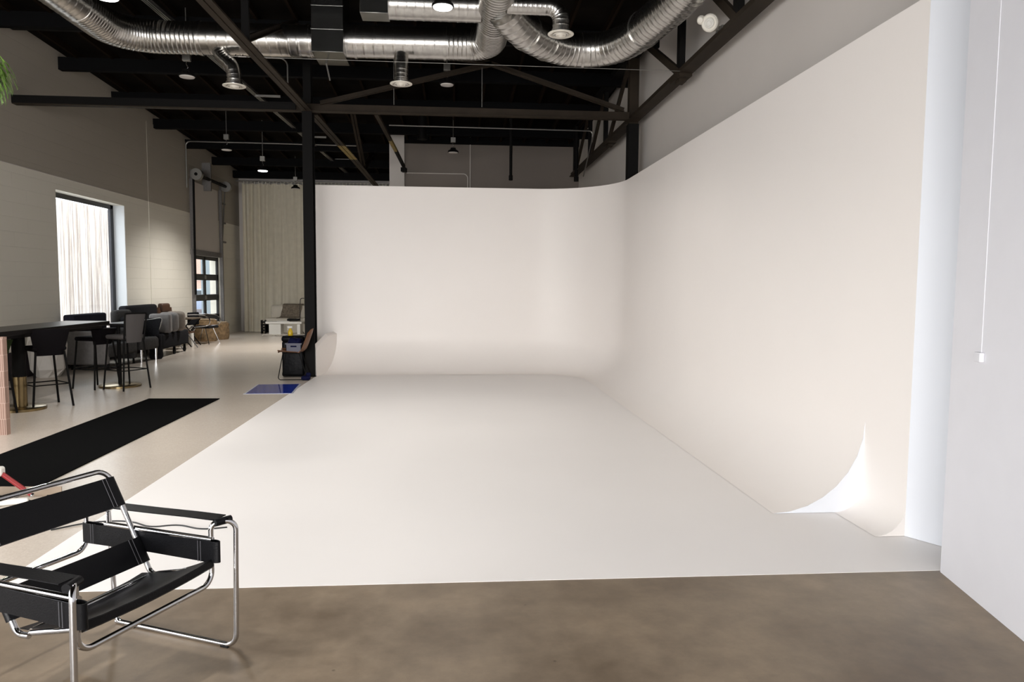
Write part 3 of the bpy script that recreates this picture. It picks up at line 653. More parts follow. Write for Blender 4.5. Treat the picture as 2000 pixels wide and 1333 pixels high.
# roller door
m = MB(); xd = XL-.08; ys = (DY0, (DY0+DY1)/2, DY1)
for y in (DY0+.05, (DY0+DY1)/2, DY1-.05): m.box(xd-.025, xd+.025, y-.07, y+.07, 0, DZ1)
hs = [0, .60, 1.20, 1.80, DZ1]
for i, z in enumerate(hs): m.box(xd-.025, xd+.025, DY0, DY1, max(0, z-(.09 if 0 < i < 4 else .11)), min(DZ1, z+(.09 if 0 < i < 4 else .11)))
dr = struct('door_1', m, door_frame_black, 'black framed glass roller door in the left wall near the curtain', 'door', bev=.003)
for i in range(4):
    for j in (0, 1): build('glass_panel', MB().box(xd-.008, xd+.008, ys[j]+.07, ys[j+1]-.05, hs[i]+.09, hs[i+1]-.08), glass, dr)
for i in (1, 2, 3): build('hinge', MB().box(xd+.025, xd+.045, ys[1]-.06, ys[1]+.06, hs[i]-.06, hs[i]+.06), grey_strut, dr)
for y in (DY0-.02, DY1+.02): build('track', MB().box(XL+.0, XL+.09, y-.035, y+.035, 0, 4.5).box(XL+.02, XL+.07, y-.02, y+.02, 4.5, 4.75), light_grey, dr)
build('shaft', MB().cyl((XL+.20, DY0-.1, 4.62), (XL+.20, DY1+.15, 4.62), .045, 14), black_steel, dr)
for y in (DY0-.02, DY1+.12): build('cable_drum', MB().cyl((XL+.20, y-.07, 4.62), (XL+.20, y+.07, 4.62), .16, 20), grey_strut, dr)
build('center_bracket', MB().box(XL, XL+.24, DY0+1.0, DY0+1.08, 4.3, 5.1), light_grey, dr)
build('header', MB().box(XL, XL+.06, DY0-.1, DY1+.1, DZ1, DZ1+.14), light_grey, dr)
build('lift_cable', MB().cyl((XL+.12, DY0-.1, 1.3), (XL+.12, DY0-.06, 4.5), .03, 8), black_steel, dr)
build('header_panel', MB().box(XL, XL+.035, DY0+.06, DY1-.2, DZ1+.14, 4.45), wall_grey, dr)
for z in (2.9, 3.5, 4.1): build('track_tie', MB().box(XL, XL+.04, DY1, DY1+.55, z, z+.05), light_grey, dr)
build('track_brace', MB().bar((XL+.05, DY1+.05, 2.6), (XL+.05, DY1+.5, 4.7), .03, .03), light_grey, dr)
# curtain
cr = thing('curtain', 'tall cream pleated curtain closing off the far end of the room', 'curtain', (-4.5, 25.1, 0))
rows = []
for k in range(26):
    z = k/25; row = []
    for i in range(420):
        u = i/419; x = -7.05+5.3*u
        ph = u*2*math.pi*21
        amp = .055*(0.55+.45*math.sin(u*13+1))+.012*math.sin(u*140)
        wob = .5*math.sin(u*9+z*2.0)+.3*math.sin(u*23-z*1.3)
        flare = (1-z)**2*.10*math.sin(u*17+2)
        row.append((x+.03*math.sin(ph*.5+wob)*(1-z), 25.1+amp*math.sin(ph+wob)+flare-.12*(1-z)**3, .01+4.93*z+(0.02*math.sin(ph) if k == 25 else 0)))
    rows.append(row)
world_part('drape', MB().grid(rows), curtain_mat, cr)
m = MB()
for i in range(44): x = -7.0+i*.12; m.box(x, x+.02, 25.08, 25.12, 4.9, 5.02)
world_part('hooks', m, white_metal, cr); cr.children[1]['kind'] = 'stuff'
world_part('rail', MB().cyl((-7.25, 25.1, 5.02), (-1.75, 25.1, 5.02), .025, 10), grey_strut, cr)

# ------------------------------------------------------------------ outdoors seen through window and door
struct('ground', MB().box(-60, XL-.34, -10, 90, -.3, -.08), ext_ground, 'pale pavement outside the left wall', 'ground')
fn = thing('board_fence', 'weathered vertical board fence outside the tall window', 'fence', (-10.2, 20, -.08))
m = MB()
for i in range(70): y = 13.0+i*.18; dx = random.uniform(-.012, .012); m.box(-10.2+dx, -10.17+dx, y, y+.17, -.08, 3.75+random.uniform(-.01, .01))
world_part('boards', m, M_fence, fn, smooth=False)
world_part('rail', MB().box(-10.28, -10.21, 13, 25.6, .4, .5).box(-10.28, -10.21, 13, 25.6, 2.4, 2.5), M_fence, fn)
bb = thing('neighbor_building', 'brick building with pale windows across the street', 'building', (-15, 44, -.08))
world_part('brick_wall', MB().box(-16.8, -11.4, 44, 46, -.08, 9), brick_out, bb, smooth=False)
for x in (-15.6, -14.5): world_part('window', MB().box(x, x+.5, 43.93, 44.02, 2.2, 6), white_plastic, bb)
world_part('sill_band', MB().box(-16.8, -11.4, 43.9, 44, 1.8, 2.0), white_plastic, bb)
tag(build('siding_wall', MB().box(-8.95, XL-.36, 26.6, 26.9, -.08, 5), ext_panel), 'blue grey siding wall outside the right panes of the roller door', 'wall')
tag(build('stone_curb', MB().box(-16, -9.6, 31, 31.4, -.08, .55), ext_curb, bev=.02), 'low dark stone wall outside the roller door', 'low wall')
car = thing('parked_car', 'blue grey car parked behind the low wall outside', 'car', (-12.0, 35, -.08), R(8))
pr = [(-2.1, .35), (-2.1, .75), (-1.3, .92), (-.7, 1.42), (.7, 1.45), (1.4, .98), (2.1, .85), (2.15, .35)]
build('body', MB().add([(x, s_*.85, z) for s_ in (-1, 1) for x, z in pr], [tuple(range(8)), tuple(range(15, 7, -1))]+[(i, i+8, (i+1) % 8+8, (i+1) % 8) for i in range(8)]), ext_car, car, bev=.08, seg=3)
build('side_window', MB().add([(x, -.862, z) for x, z in ((-1.05, .97), (-.62, 1.36), (.62, 1.38), (1.15, .99))], [(0, 1, 2, 3)][::-1]), car_glass, car)
for x in (-1.35, 1.35):
    for y in (-.8, .8): build('wheel', MB().cyl((x, y-.1, .33), (x, y+.1, .33), .33, 20), rubber, car)

# ------------------------------------------------------------------ tubular lounge chair (foreground)
gx, gy = .41, .912
LO = Vector((-.962, 3.196, 0)); e_ = Vector((gy, -gx, 0)); g_ = Vector((gx, gy, 0))
base = LO-e_*.36-g_*.395
wc = thing('lounge_chair', 'chrome tube lounge chair with black leather straps on the concrete floor', 'chair', tuple(base), math.atan2(-gx, gy))
RT = .0115; Y0 = .395; YI = .325
def A(a): return a+.36
fr = []
def side_pts(s):
    return [(A(-.06), s*YI, .345), (A(-.06), s*YI, .578), (A(-.035), s*(Y0-.01), .590), (A(0), s*Y0, .56)]
front = [(A(-.70), Y0, RT), (A(0), Y0, RT), (A(.012), Y0, .588), (A(-.062), YI, .588), (A(-.062), YI, .318), (A(-.062), -YI, .318), (A(-.062), -YI, .588), (A(.012), -Y0, .588), (A(0), -Y0, RT), (A(-.70), -Y0, RT)]
rear = [(A(-.64), Y0, RT), (A(-.70), Y0, RT), (A(-.73), Y0, .575), (A(-.785), YI, .575), (A(-.785), YI, .375), (A(-.785), -YI, .375), (A(-.785), -YI, .575), (A(-.73), -Y0, .575), (A(-.70), -Y0, RT), (A(-.64), -Y0, RT)]
build('front_frame', MB().tube(fillet(front, [.06, .045, .035, .06, .06, .035, .045, .06], 8), RT, 14), chrome, wc)
build('rear_frame', MB().tube(fillet(rear, [.05, .04, .03, .06, .06, .03, .04, .05], 8), RT, 14), chrome, wc)
bk = [(A(-.64), .31, .515), (A(-.40), .31, .34), (A(-.64), .31, .77), (A(-.64), -.31, .77), (A(-.40), -.31, .34), (A(-.64), -.31, .515)]
build('back_frame', MB().tube(fillet([(A(-.33), .30, .325), (A(-.385), .305, .325), (A(-.63), .31, .77), (A(-.63), -.31, .77), (A(-.385), -.305, .325), (A(-.33), -.30, .325)], [.05, .06, .06, .05], 8), RT, 14), chrome, wc)
for s in (-1, 1):
    build('side_rod', MB().tube([(A(-.05), s*YI*.985, .515), (A(-.66), s*YI*.985, .512)], RT, 12).tube([(A(-.645), s*YI*.985, .512), (A(-.645), s*YI*.985, .57)], .008, 10), chrome, wc)
    build('seat_rail', MB().tube(fillet([(A(-.062), s*.29, .395), (A(-.33), s*.295, .335), (A(-.36), s*.27, .325)], .04), RT, 12), chrome, wc)
    for a in (-.06, -.60): build('floor_glide', MB().cyl((A(a), s*Y0, -.0), (A(a), s*Y0, .012), .013, 12).box(A(a)-.02, A(a)+.02, s*Y0-.012, s*Y0+.012, .0, .008), rubber, wc)
build('cross_bar', MB().tube([(A(-.36), .27, .325), (A(-.36), -.27, .325)], RT, 12), chrome, wc)
def strap(center, widthdir, w, th=.004):
    """leather band along a centre line, folded round the tubes at its ends"""
    wd = Vector(widthdir).normalized(); P = [Vector(p) for p in center]; rows = [[p-wd*w/2, p-wd*w/6, p+wd*w/6, p+wd*w/2] for p in P]
    return MB().grid(rows, th)
def loop(p, axis_dir, w, r=RT+.004):
    a = Vector(axis_dir).normalized(); p = Vector(p); return MB().tube([p-a*w/2, p+a*w/2], r, 14)
def seamlines(name, pts_pairs, parent, off):
    m = MB()
    for a, b in pts_pairs: m.tube([Vector(a)+Vector(off), Vector(b)+Vector(off)], .0012, 5)
    return build(name, m, stitch, parent)
for s in (-1, 1):
    yc = s*(Y0+YI)/2
    st = [(A(-.045), yc, .598), (A(-.2), yc, .596), (A(-.4), yc, .590), (A(-.6), yc, .586), (A(-.745), yc, .584)]
    m = strap(st, (0, 1, 0), .078); 
    m.add(*[(lambda l: (l.v, l.f))(loop((A(-.028), yc, .588), (-.35, -s, 0), .075, .0165))][0]); m.add(*[(lambda l: (l.v, l.f))(loop((A(-.755), yc, .575), (-.6, -s, 0), .075, .0165))][0])
    build('arm_strap', m, leather, wc)
    # side band: two layers round the inner uprights
    zc = .462; h = .092
    y1, y2 = s*(YI+.0165), s*(YI-.0165); P = []
    for k in range(13): t_ = -math.pi/2+math.pi*k/12; P.append((A(-.052)+.0165*math.cos(t_)*2.2, s*YI+s*.0165*math.sin(t_), zc))
    P += [(A(-.4), s*(YI+.006), zc-.002)]
    for k in range(13): t_ = math.pi/2+math.pi*k/12; P.append((A(-.785)+.0165*math.cos(t_), s*YI+s*.0165*math.sin(t_), zc-.005))
    P += [(A(-.4), s*(YI-.008), zc-.002), P[0]]
    P = [P[0]]+P[1:]
    build('side_band', MB().grid([[Vector(p)+Vector((0, 0, -h/2)), Vector(p)+Vector((0, 0, 0)), Vector(p)+Vector((0, 0, h/2))] for p in P], .003), leather, wc)
    ins = s*(YI-.0165)-s*.004
    for a in (-.10, -.118, -.715, -.733):
        for yy in (s*(YI-.0135), s*(YI+.0135)):
            pass
    seamlines('stitching', [((A(a), s*(YI+.0225), zc-h/2), (A(a), s*(YI+.0225), zc+h/2)) for a in (-.72, -.735, -.10, -.115)] + [((A(a), s*(YI-.0225), zc-h/2), (A(a), s*(YI-.0225), zc+h/2)) for a in (-.72, -.735, -.10, -.115)], wc, (0, 0, 0))
# back bands, wrapped round the leaning back frame
bd = Vector((-.245, 0, .445)).normalized()
def back_pt(z): f = (z-.325)/.445; return Vector((A(-.385-.245*f), 0, z))
def back_band(name, z0, z1):
    c = back_pt((z0+z1)/2); h = (z1-z0)/bd.z; n_ = Vector((bd.z, 0, -bd.x)); P = []
    for k in range(9): t_ = -math.pi/2+math.pi*k/8; P.append(c+Vector((0, .308, 0))+n_*.016*-math.sin(t_)+Vector((0, .016*math.cos(t_), 0)))
    P += [c-n_*.008+Vector((0, .15, 0)), c-n_*.010, c-n_*.008+Vector((0, -.15, 0))]
    for k in range(9): t_ = math.pi/2+math.pi*k/8; P.append(c+Vector((0, -.308, 0))+n_*.016*-math.sin(t_)+Vector((0, .016*math.cos(t_), 0)))
    P += [c+n_*.008+Vector((0, -.15, 0)), c+n_*.006, c+n_*.008+Vector((0, .15, 0)), P[0]]
    o = build(name, MB().grid([[p-bd*h/2, p, p+bd*h/2] for p in P], .003), leather, wc)
    seamlines('stitching', [(c+Vector((0, y, 0))-bd*h/2, c+Vector((0, y, 0))+bd*h/2) for y in (.27, .252, -.27, -.252)], wc, n_*.019)
back_band('back_band', .614, .734); back_band('lumbar_band', .372, .474)
# seat sling
rows = []
for i in range(9):
    f = i/8; a = -.048-.36*f; z = .425-.10*f-.018*math.sin(math.pi*f)
    rows.append([(A(a), YI*(.98-.12*f)*k/4, z+(.0 if abs(k) < 4 else .004)-.012*(1-(k/4)**2)) for k in range(-4, 5)])
m = MB().grid(rows, .004)
fr_rows = [[(A(-.046), YI*.98*k/4, .427-.012*(1-(k/4)**2)) for k in range(-4, 5)], [(A(-.044), YI*.98*k/4, .40-.012*(1-(k/4)**2)) for k in range(-4, 5)], [(A(-.050), YI*.97*k/4, .392-.012*(1-(k/4)**2)) for k in range(-4, 5)]]
m.grid(fr_rows, .004)
build('seat', m, leather, wc)

# ------------------------------------------------------------------ floor coverings
tag(build('runner_carpet', MB().prism([(-4.25, 10.42), (-4.225, 4.75), (-3.27, 4.85), (-3.285, 10.40)][::-1], 0.0, .010), carpet_black), 'long black carpet runner lying on the cream floor', 'carpet')
t = thing('blue_mat', 'glossy blue adhesive mat with a pale border before the column', 'mat', (-2.78, 11.38, 0))
world_part('border', MB().prism([(-3.09, 10.85), (-2.38, 10.88), (-2.475, 11.93), (-3.16, 11.88)], 0.0, .003), film_border, t)
world_part('sheet', MB().prism([(-3.06, 10.87), (-2.41, 10.9), (-2.505, 11.905), (-3.135, 11.86)], .003, .005), blue_film, t)

# ------------------------------------------------------------------ tan shell chair by the column and the things around it
sc = thing('shell_chair', 'tan moulded shell chair on a black wire base beside the black column', 'chair', (-2.70, 12.62, 0), R(4))
# local: seat front points to -x
prof = [(-.285, .455), (-.27, .475), (-.20, .472), (-.08, .462), (.04, .458), (.11, .470), (.165, .52), (.20, .60), (.235, .70), (.27, .80), (.285, .865)]
rows = []
for i, (x, z) in enumerate(prof):
    f = i/(len(prof)-1); w = .225 if f < .5 else .225-.045*((f-.5)/.5)**2; row = []
    for k in range(-6, 7):
        q = k/6; lift = .045*abs(q)**3
        fwd = .05*abs(q)**2.5
        edge = .05*abs(q)**4 if i in (0, len(prof)-1) else 0
        if f < .5: row.append((x+edge*(1 if i == 0 else 0), w*q, z+lift*(1-f)))
        else: row.append((x-fwd, w*q, z-edge))
    rows.append(row)
build('shell', MB().grid(rows, .009), tan_shell, sc)
for s in (-1, 1):
    build('sled_leg', MB().tube(fillet([(-.19, s*.17, .455), (-.27, s*.22, .012), (.21, s*.22, .012), (.07, s*.15, .455)], .04, 6), .0075, 8), black_steel, sc)
build('under_frame', MB().tube([(-.19, -.17, .45), (-.19, .17, .45)], .007, 8).tube([(.07, -.15, .45), (.07, .15, .45)], .007, 8).tube([(-.19, -.17, .45), (.07, -.15, .45)], .007, 8).tube([(-.19, .17, .45), (.07, .15, .45)], .007, 8), black_steel, sc)
cr_ = thing('crate', 'grey plastic crate with a slot handle sitting on the tan chair', 'crate', (-2.70, 12.60, .468))
m = MB(); w, d, h = .125, .17, .155
m.box(-w, w, -d, d, .0, .008)
m.box(-w, w, -d, -d+.008, 0, .09).box(-w, w, -d, -d+.008, .115, h).box(-w, -.05, -d, -d+.008, .09, .115).box(.05, w, -d, -d+.008, .09, .115)
m.box(-w, w, d-.008, d, 0, h).box(-w, -w+.008, -d, d, 0, h).box(w-.008, w, -d, d, 0, h)
m.box(-w-.012, w+.012, -d-.012, -d, h-.02, h).box(-w-.012, w+.012, d, d+.012, h-.02, h).box(-w-.012, -w, -d, d, h-.02, h)
build('tub', m, bin_grey, cr_)
bg = MB().rbox(-.112, .112, -.157, .157, .012, .235, .07)
tag(build('black_cloth', MB().add([(v[0]-2.70, v[1]+12.60, v[2]+.468+.02*math.sin(v[0]*40+v[1]*23)) for v in bg.v], bg.f), navy), 'crumpled dark navy cloth inside the grey crate', 'cloth')
bn = thing('black_bin', 'tall black bin standing between the tan chair and the column', 'bin', (-2.83, 13.12, 0))
build('body', MB().rbox(-.19, .19, -.16, .16, 0, .62, .04), bag_black, bn)
build('lid', MB().rbox(-.2, .2, -.17, .17, .6, .71, .05), bag_black, bn)
build('latch', MB().box(-.05, .05, -.18, -.16, .5, .58), rubber, bn)
sb = thing('spray_bottle', 'spray bottle of yellow cleaner on top of the black bin', 'bottle', (-2.89, 13.08, .71))
build('bottle', MB().lathe([(.001, 0), (.04, 0), (.043, .01), (.043, .07), (.03, .10), (.016, .115), (.016, .13)]), yellow_liquid, sb)
build('trigger_head', MB().box(-.05, .035, -.014, .014, .13, .165).bar((-.03, 0, .135), (-.05, 0, .10), .012, .014).box(-.062, -.05, -.008, .008, .148, .162), white_plastic, sb, bev=.006)
rl = thing('navy_roll', 'small navy blue bundle on the floor under the tan chair', 'bundle', (-2.50, 12.42, 0))
build('roll', MB().rbox(-.075, .075, -.06, .06, 0, .075, .035), navy, rl); build('knot', MB().rbox(.0, .085, -.03, .03, .06, .13, .03), navy, rl)

# ------------------------------------------------------------------ daybed corner by the curtain
db = thing('daybed', 'low cream lounge seat in front of the curtain', 'lounge seat', (-5.55, 24.45, 0))
build('base', MB().box(-.62, .85, -.05, .42, .0, .32).box(-.62, -.5, -.05, .42, .0, .34), daybed_white, db, bev=.02)
build('seat_cushion', MB().rbox(-.64, .87, -.10, .44, .32, .50, .07), daybed_white, db)
build('back_cushion', MB().rbox(-.55, .85, .26, .46, .46, .92, .08), daybed_white, db)
rows = [[(x+.015*math.sin(z_*30+x*20)+.12*(1-i/9)*.0+sh, y, z_) for x in [(-.18+.08*j) for j in range(9)]] for i, (y, z_, sh) in enumerate([(.40, .72, .06), (.40, .92, .06), (.33, .965, .05), (.255, .93, .04), (.235, .82, .02), (.235, .68, 0), (.22, .55, -.04), (.16, .515, -.06), (.03, .515, -.09), (-.08, .512, -.1)])]
o = tag(build('throw_blanket', MB().grid([[Vector(p)+Vector((-5.55, 24.45, 0)) for p in r] for r in rows], .012), throw_mat), 'taupe fur throw draped over the cream lounge seat', 'blanket')
wt = thing('low_table', 'low white box table with an open front before the lounge seat', 'table', (-5.42, 23.62, 0))
build('top', MB().box(-.52, .6, -.22, .22, .36, .43), white_plastic, wt, bev=.01)
build('side_panel', MB().box(-.42, -.05, -.2, .2, 0, .36), white_plastic, wt, bev=.008); build('side_panel', MB().box(.45, .55, -.2, .2, 0, .36), white_plastic, wt, bev=.008)
tag(build('magazine', MB().box(-5.62, -5.22, 23.5, 23.75, .432, .45), white_plastic, bev=.003), 'open white magazine lying on the low white table', 'magazine')
tag(build('black_tray', MB().rbox(-5.30, -4.92, 23.5, 23.74, .451, .52, .025), rubber), 'black tray on top of the low white table', 'tray')
sr = thing('slat_rack', 'small dark slatted rack at the left end of the lounge seat', 'rack', (-6.22, 24.3, 0))
m = MB()
for k in range(4): m.box(-.05, .05, -.1, .1, .08+k*.09, .13+k*.09)
build('slats', m, dark_wood, sr); build('posts', MB().box(-.07, -.05, -.1, .1, 0, .44).box(.05, .07, -.1, .1, 0, .44), dark_wood, sr)
rg = MB()
n = 40; rows = [[(-6.0+1.3*i/n, 23.15+.75*j/12, .02+.018*random.random()) for i in range(n+1)] for j in range(13)]
rg.grid(rows, -.02)
tag(build('shag_rug', rg, rug_mat), 'pale shaggy rug under the low white table', 'rug')
conduit('thin black power cord hanging beside the column near the lounge seat', [(-4.86, 24.05, 1.16), (-4.98, 24.05, 1.16), (-5.0, 24.05, .9), (-4.97, 23.9, .25), (-4.85, 23.9, .012)], .011, cable_black, 'hanging_cable', .1, 'cable')

# ------------------------------------------------------------------ bar tables and stools
t = thing('bar_table', 'long black bar table with brass pedestal in front of the window', 'table', (-5.35, 9.6, 0))
world_part('top', MB().box(-5.95, -5.3, 8.2, 11.65, .97, 1.03), dark_wood, t, bev=.006)
world_part('apron', MB().box(-5.88, -5.37, 8.3, 11.55, .925, .97), dark_wood, t)
for y in (9.62,):
    world_part('pedestal', MB().cyl((-5.5, y, .4), (-5.5, y, .925), .075, 24), black_steel, t)
    world_part('brass_sleeve', MB().cyl((-5.5, y, .03), (-5.5, y, .42), .078, 24), brass, t)
    world_part('brass_base', MB().lathe([(.001, .045), (.27, .04), (.285, .03), (.285, 0), (.001, 0)], (-5.5, y, 0), 40), brass, t)
t = thing('bar_table', 'small square black bar table on a brass disc behind the long one', 'table', (-5.22, 11.75, 0))
build('top', MB().box(-.22, .17, -.07, .38, .955, .985), dark_wood, t, bev=.005)
build('pedestal', MB().cyl((0, 0, .03), (0, 0, .955), .028, 20), black_steel, t)
build('brass_base', MB().lathe([(.001, .04), (.28, .036), (.30, .025), (.30, 0), (.001, 0)], (0, 0, 0), 40), brass, t)
def bar_stool(name, label, loc, rz, back_mat, seat_z=.76, top=1.02, tall=False, w=.24, group='bar stools'):
    t = thing(name, label, 'bar stool', loc, rz, group)
    build('seat', MB().rbox(-.2, .2, -.19, .19, seat_z-.03, seat_z+.035, .03), back_mat, t)
    rows = []      # low wrapped back at local -y side
    for i in range(6):
        f = i/5; z = seat_z-.08+(top-seat_z+.08)*f; ww = (.155+.075*f) if not tall else (.12+.05*f)
        rows.append([(ww*k/4, -.19-.045*f+(.05 if not tall else .02)*abs(k/4)**3, z) for k in range(-4, 5)])
    build('backrest', MB().grid(rows, .018), back_mat, t)
    if tall: build('back_frame', MB().tube(fillet([(-.17, -.19, seat_z-.05), (-.19, -.245, top+.01), (.19, -.245, top+.01), (.17, -.19, seat_z-.05)], .03), .013, 10), black_steel, t)
    for sx in (-1, 1):
        build('leg', MB().tube([(sx*.165, -.18, seat_z-.03), (sx*.235, -.225, 0)], .0135, 10), black_steel, t)
        build('leg', MB().tube([(sx*.165, .17, seat_z-.03), (sx*.225, .215, 0)], .0135, 10), black_steel, t)
    zf = .30
    build('footrest', MB().tube([(.21, -.205, zf), (-.21, -.205, zf), (-.205, .198, zf), (.205, .198, zf), (.21, -.205, zf)], .008, 8), black_steel, t)
    return t
dark_velvet = mat('black_velvet', (.007, .006, .007), .75, spec=.05)
bar_stool('bar_stool', 'black bar stool with low wrapped back beside the brass pedestal', (-5.32, 9.87, 0), R(48), dark_velvet)
bar_stool('bar_stool', 'green velvet bar stool behind the pink patterned screen', (-5.72, 9.32, 0), R(50), green_velvet, top=.915)
bar_stool('bar_stool', 'black bar stool left of the small square table', (-5.52, 11.62, 0), R(68), dark_velvet, top=.915)
bar_stool('bar_stool', 'bar stool with tall grey back right of the small square table', (-5.0, 11.47, 0), R(62), mat('grey_back_fabric', (.075, .068, .066), .85), seat_z=.80, top=1.15, tall=True)
pc = thing('patterned_screen', 'pink standing screen of small patterned tiles at the left edge', 'screen', (-5.1, 8.0, 0))
build('tiled_front', MB().box(-.6, .385, -.02, .05, 0, 1.04), M_pink, pc, smooth=False)
pl = thing('faceted_planter', 'white faceted planter standing by the left wall under the window', 'planter', (-6.93, 12.95, 0), R(12))
def ngon(r, z, n=8, ph=.2): return [(r*math.cos(2*math.pi*k/n+ph), r*.85*math.sin(2*math.pi*k/n+ph), z) for k in range(n)]
m = MB(); R_ = [ngon(.17, 0), ngon(.27, .14, ph=.5), ngon(.30, .55), ngon(.26, .86, ph=.5), ngon(.22, .86, ph=.5), ngon(.2, .7, ph=.5)]
vs = [p for r in R_ for p in r]; fs = [tuple(range(7, -1, -1))]
for i in range(5):
    for k in range(8): a_, b_ = i*8+k, i*8+(k+1) % 8; fs += [(a_, b_, b_+8), (a_, b_+8, a_+8)]
fs.append(tuple(40+k for k in range(8)))
build('shell', MB().add(vs, fs), planter_white, pl, smooth=False)

# ------------------------------------------------------------------ lounge furniture gathered along the left wall
sf = thing('loveseat', 'blue grey upholstered loveseat under the window by the bar stools', 'sofa', (-6.75, 14.55, 0), 0)
build('seat', MB().rbox(-.38, .38, -.62, .62, .22, .46, .06), grey_fabric, sf)
build('backrest', MB().rbox(-.42, -.22, -.62, .66, .70, 1.02, .04), navy_fabric, sf)
build('back_panel', MB().rbox(-.44, -.28, -.6, .6, .2, .8, .04), grey_fabric, sf)
for y in (-.62, .56): build('armrest', MB().rbox(-.42, .36, y-.06, y+.1, .1, .72, .05), light_grey if y < 0 else grey_fabric, sf)
for x in (-.32, .32):
    for y in (-.54, .54): build('leg', MB().cyl((x, y, 0), (x, y, .24), .02, 10), black_steel, sf)
ac = thing('armchair', 'charcoal armchair with a chrome edged side left of the sofa on casters', 'armchair', (-6.6, 15.6, 0), R(-8))
build('seat', MB().rbox(-.34, .34, -.33, .33, .24, .50, .07), grey_fabric, ac)
build('backrest', MB().rbox(-.36, -.2, -.30, .28, .48, 1.06, .07), grey_fabric, ac)
build('back_cushion', MB().rbox(-.2, -.02, -.26, .26, .5, .92, .08), dark_fabric, ac)
for s in (-1, 1):
    build('arm_sling', MB().grid([[(-.3+.6*i/6, s*.35, .5+.0*i) , (-.3+.62*i/6, s*.37, .65+.02*i), (-.3+.66*i/6, s*.38, .80+.012*i)] for i in range(7)], .02), dark_fabric, ac)
    build('arm_trim', MB().tube(spline([(-.32, s*.385, .80), (.1, s*.39, .84), (.36, s*.385, .87), (.30, s*.37, .62), (.22, s*.36, .5)], 6), .009, 8), grey_strut, ac)
for x in (-.28, .28):
    for y in (-.27, .27): build('leg', MB().cyl((x, y, 0), (x, y, .26), .02, 10, .026), chrome, ac)
sf2 = thing('caster_sofa', 'dark grey sofa on casters carrying a row of loose cushions', 'sofa', (-6.72, 17.0, 0), R(2))
build('base', MB().rbox(-.42, .40, -.8, .95, .18, .52, .05), dark_fabric, sf2)
build('backrest', MB().rbox(-.5, -.3, -.8, .95, .4, 1.12, .06), dark_fabric, sf2)
build('armrest', MB().rbox(-.42, .30, -.85, -.68, .3, .86, .06), dark_fabric, sf2)
for y in (-.65, .15, .85):
    for x in (-.3, .32):
        c = build('caster_fork', MB().bar((x, y, .2), (x, y, .06), .05, .03), black_steel, sf2)
        build('caster_wheel', MB().cyl((x-.018, y, .06), (x+.018, y, .06), .06, 20), rubber, c)
dm = thing('drum_bolster', 'upright black cylinder at the near corner of the sofa on casters', 'bolster', (-6.37, 16.04, 0))
build('body', MB().lathe([(.001, 0), (.11, 0), (.13, .03), (.13, .48), (.11, .52), (.001, .53)]), dark_fabric, dm)
build('band', MB().lathe([(.131, .1), (.134, .11), (.131, .12)]), rubber, dm)
def cushion(label, loc, rz, m, s=(.30, .12, .46), r=.09):
    t = MB().rbox(-s[0]/2, s[0]/2, -s[1]/2, s[1]/2, 0, s[2], r); o = build('seat_cushion', t, m); o.location = loc; o.rotation_euler = (0, 0, rz)
    return tag(o, label, 'cushion', 'loose cushions on the sofa on casters')
cushion('square light grey cushion standing first on the sofa on casters', (-6.45, 16.55, .525), R(8), light_grey, (.44, .22, .42), .05)
cushion('rounded grey cushion standing behind the square one', (-6.43, 16.95, .525), R(5), light_grey, (.42, .20, .44), .16)
cushion('rounded taupe cushion standing last on the sofa on casters', (-6.41, 17.3, .525), R(3), taupe, (.42, .20, .45), .16)
lc = thing('wooden_lounge_chair', 'brown leather and wood lounge chair behind the sofa on casters', 'chair', (-6.82, 18.5, 0), R(-15))
rows = [[(x, -.26+.52*k/5, z) for k in range(6)] for x, z in ((-.33, 1.02), (-.31, .85), (-.25, .62), (-.16, .42), (0, .38), (.3, .43))]
build('seat_shell', MB().grid(rows, .04), brown_leather, lc)
build('headrest', MB().rbox(-.42, -.28, -.17, .17, .90, 1.12, .05), brown_leather, lc)
for s in (-1, 1): build('side_frame', MB().tube(fillet([(-.35, s*.29, .02), (-.05, s*.29, .52), (.35, s*.29, .02)], .05), .014, 10).tube([(-.2, s*.29, .3), (.25, s*.29, .55)], .014, 8), light_grey, lc)
tb = thing('folding_table', 'small dark folding table with crossed legs near the log stools', 'table', (-6.93, 19.35, 0))
build('top', MB().box(-.3, .3, -.4, .4, .70, .73), mat('brown_table_wood', (.10, .075, .05), .5), tb, bev=.005)
for s in (-1, 1):
    build('leg', MB().bar((-.26, s*.34, 0), (.26, s*.34, .70), .03, .02), black_steel, tb); build('leg', MB().bar((.26, s*.34, 0), (-.26, s*.34, .70), .03, .02), black_steel, tb)
bt = thing('white_bottle', 'white cylinder bottle on the floor under the folding table', 'bottle', (-6.72, 19.2, 0))
build('body', MB().lathe([(.001, 0), (.045, 0), (.045, .34), (.02, .38), (.02, .42), (.001, .42)]), white_plastic, bt); build('cap', MB().lathe([(.024, .40), (.024, .45), (.001, .45)]), rubber, bt)
cc = thing('chrome_chair', 'chrome tube armchair with curved arms in front of the roller door', 'chair', (-6.72, 20.15, 0), R(-10))
for s in (-1, 1): build('side_loop', MB().tube(spline([(-.30, s*.28, .78), (.05, s*.28, .78), (.24, s*.28, .74), (.31, s*.28, .62), (.24, s*.28, .50), (0, s*.28, .46), (-.2, s*.28, .44)], 7), .013, 10), chrome, cc)
build('seat', MB().rbox(-.26, .28, -.26, .26, .42, .48, .03), dark_fabric, cc); build('backrest', MB().rbox(-.34, -.28, -.26, .26, .5, .84, .025), dark_fabric, cc)
for x in (-.25, .22):
    for s in (-1, 1): build('leg', MB().tube([(x*.6, s*.2, .43), (x*1.25, s*.29, 0)], .012, 8), chrome, cc)
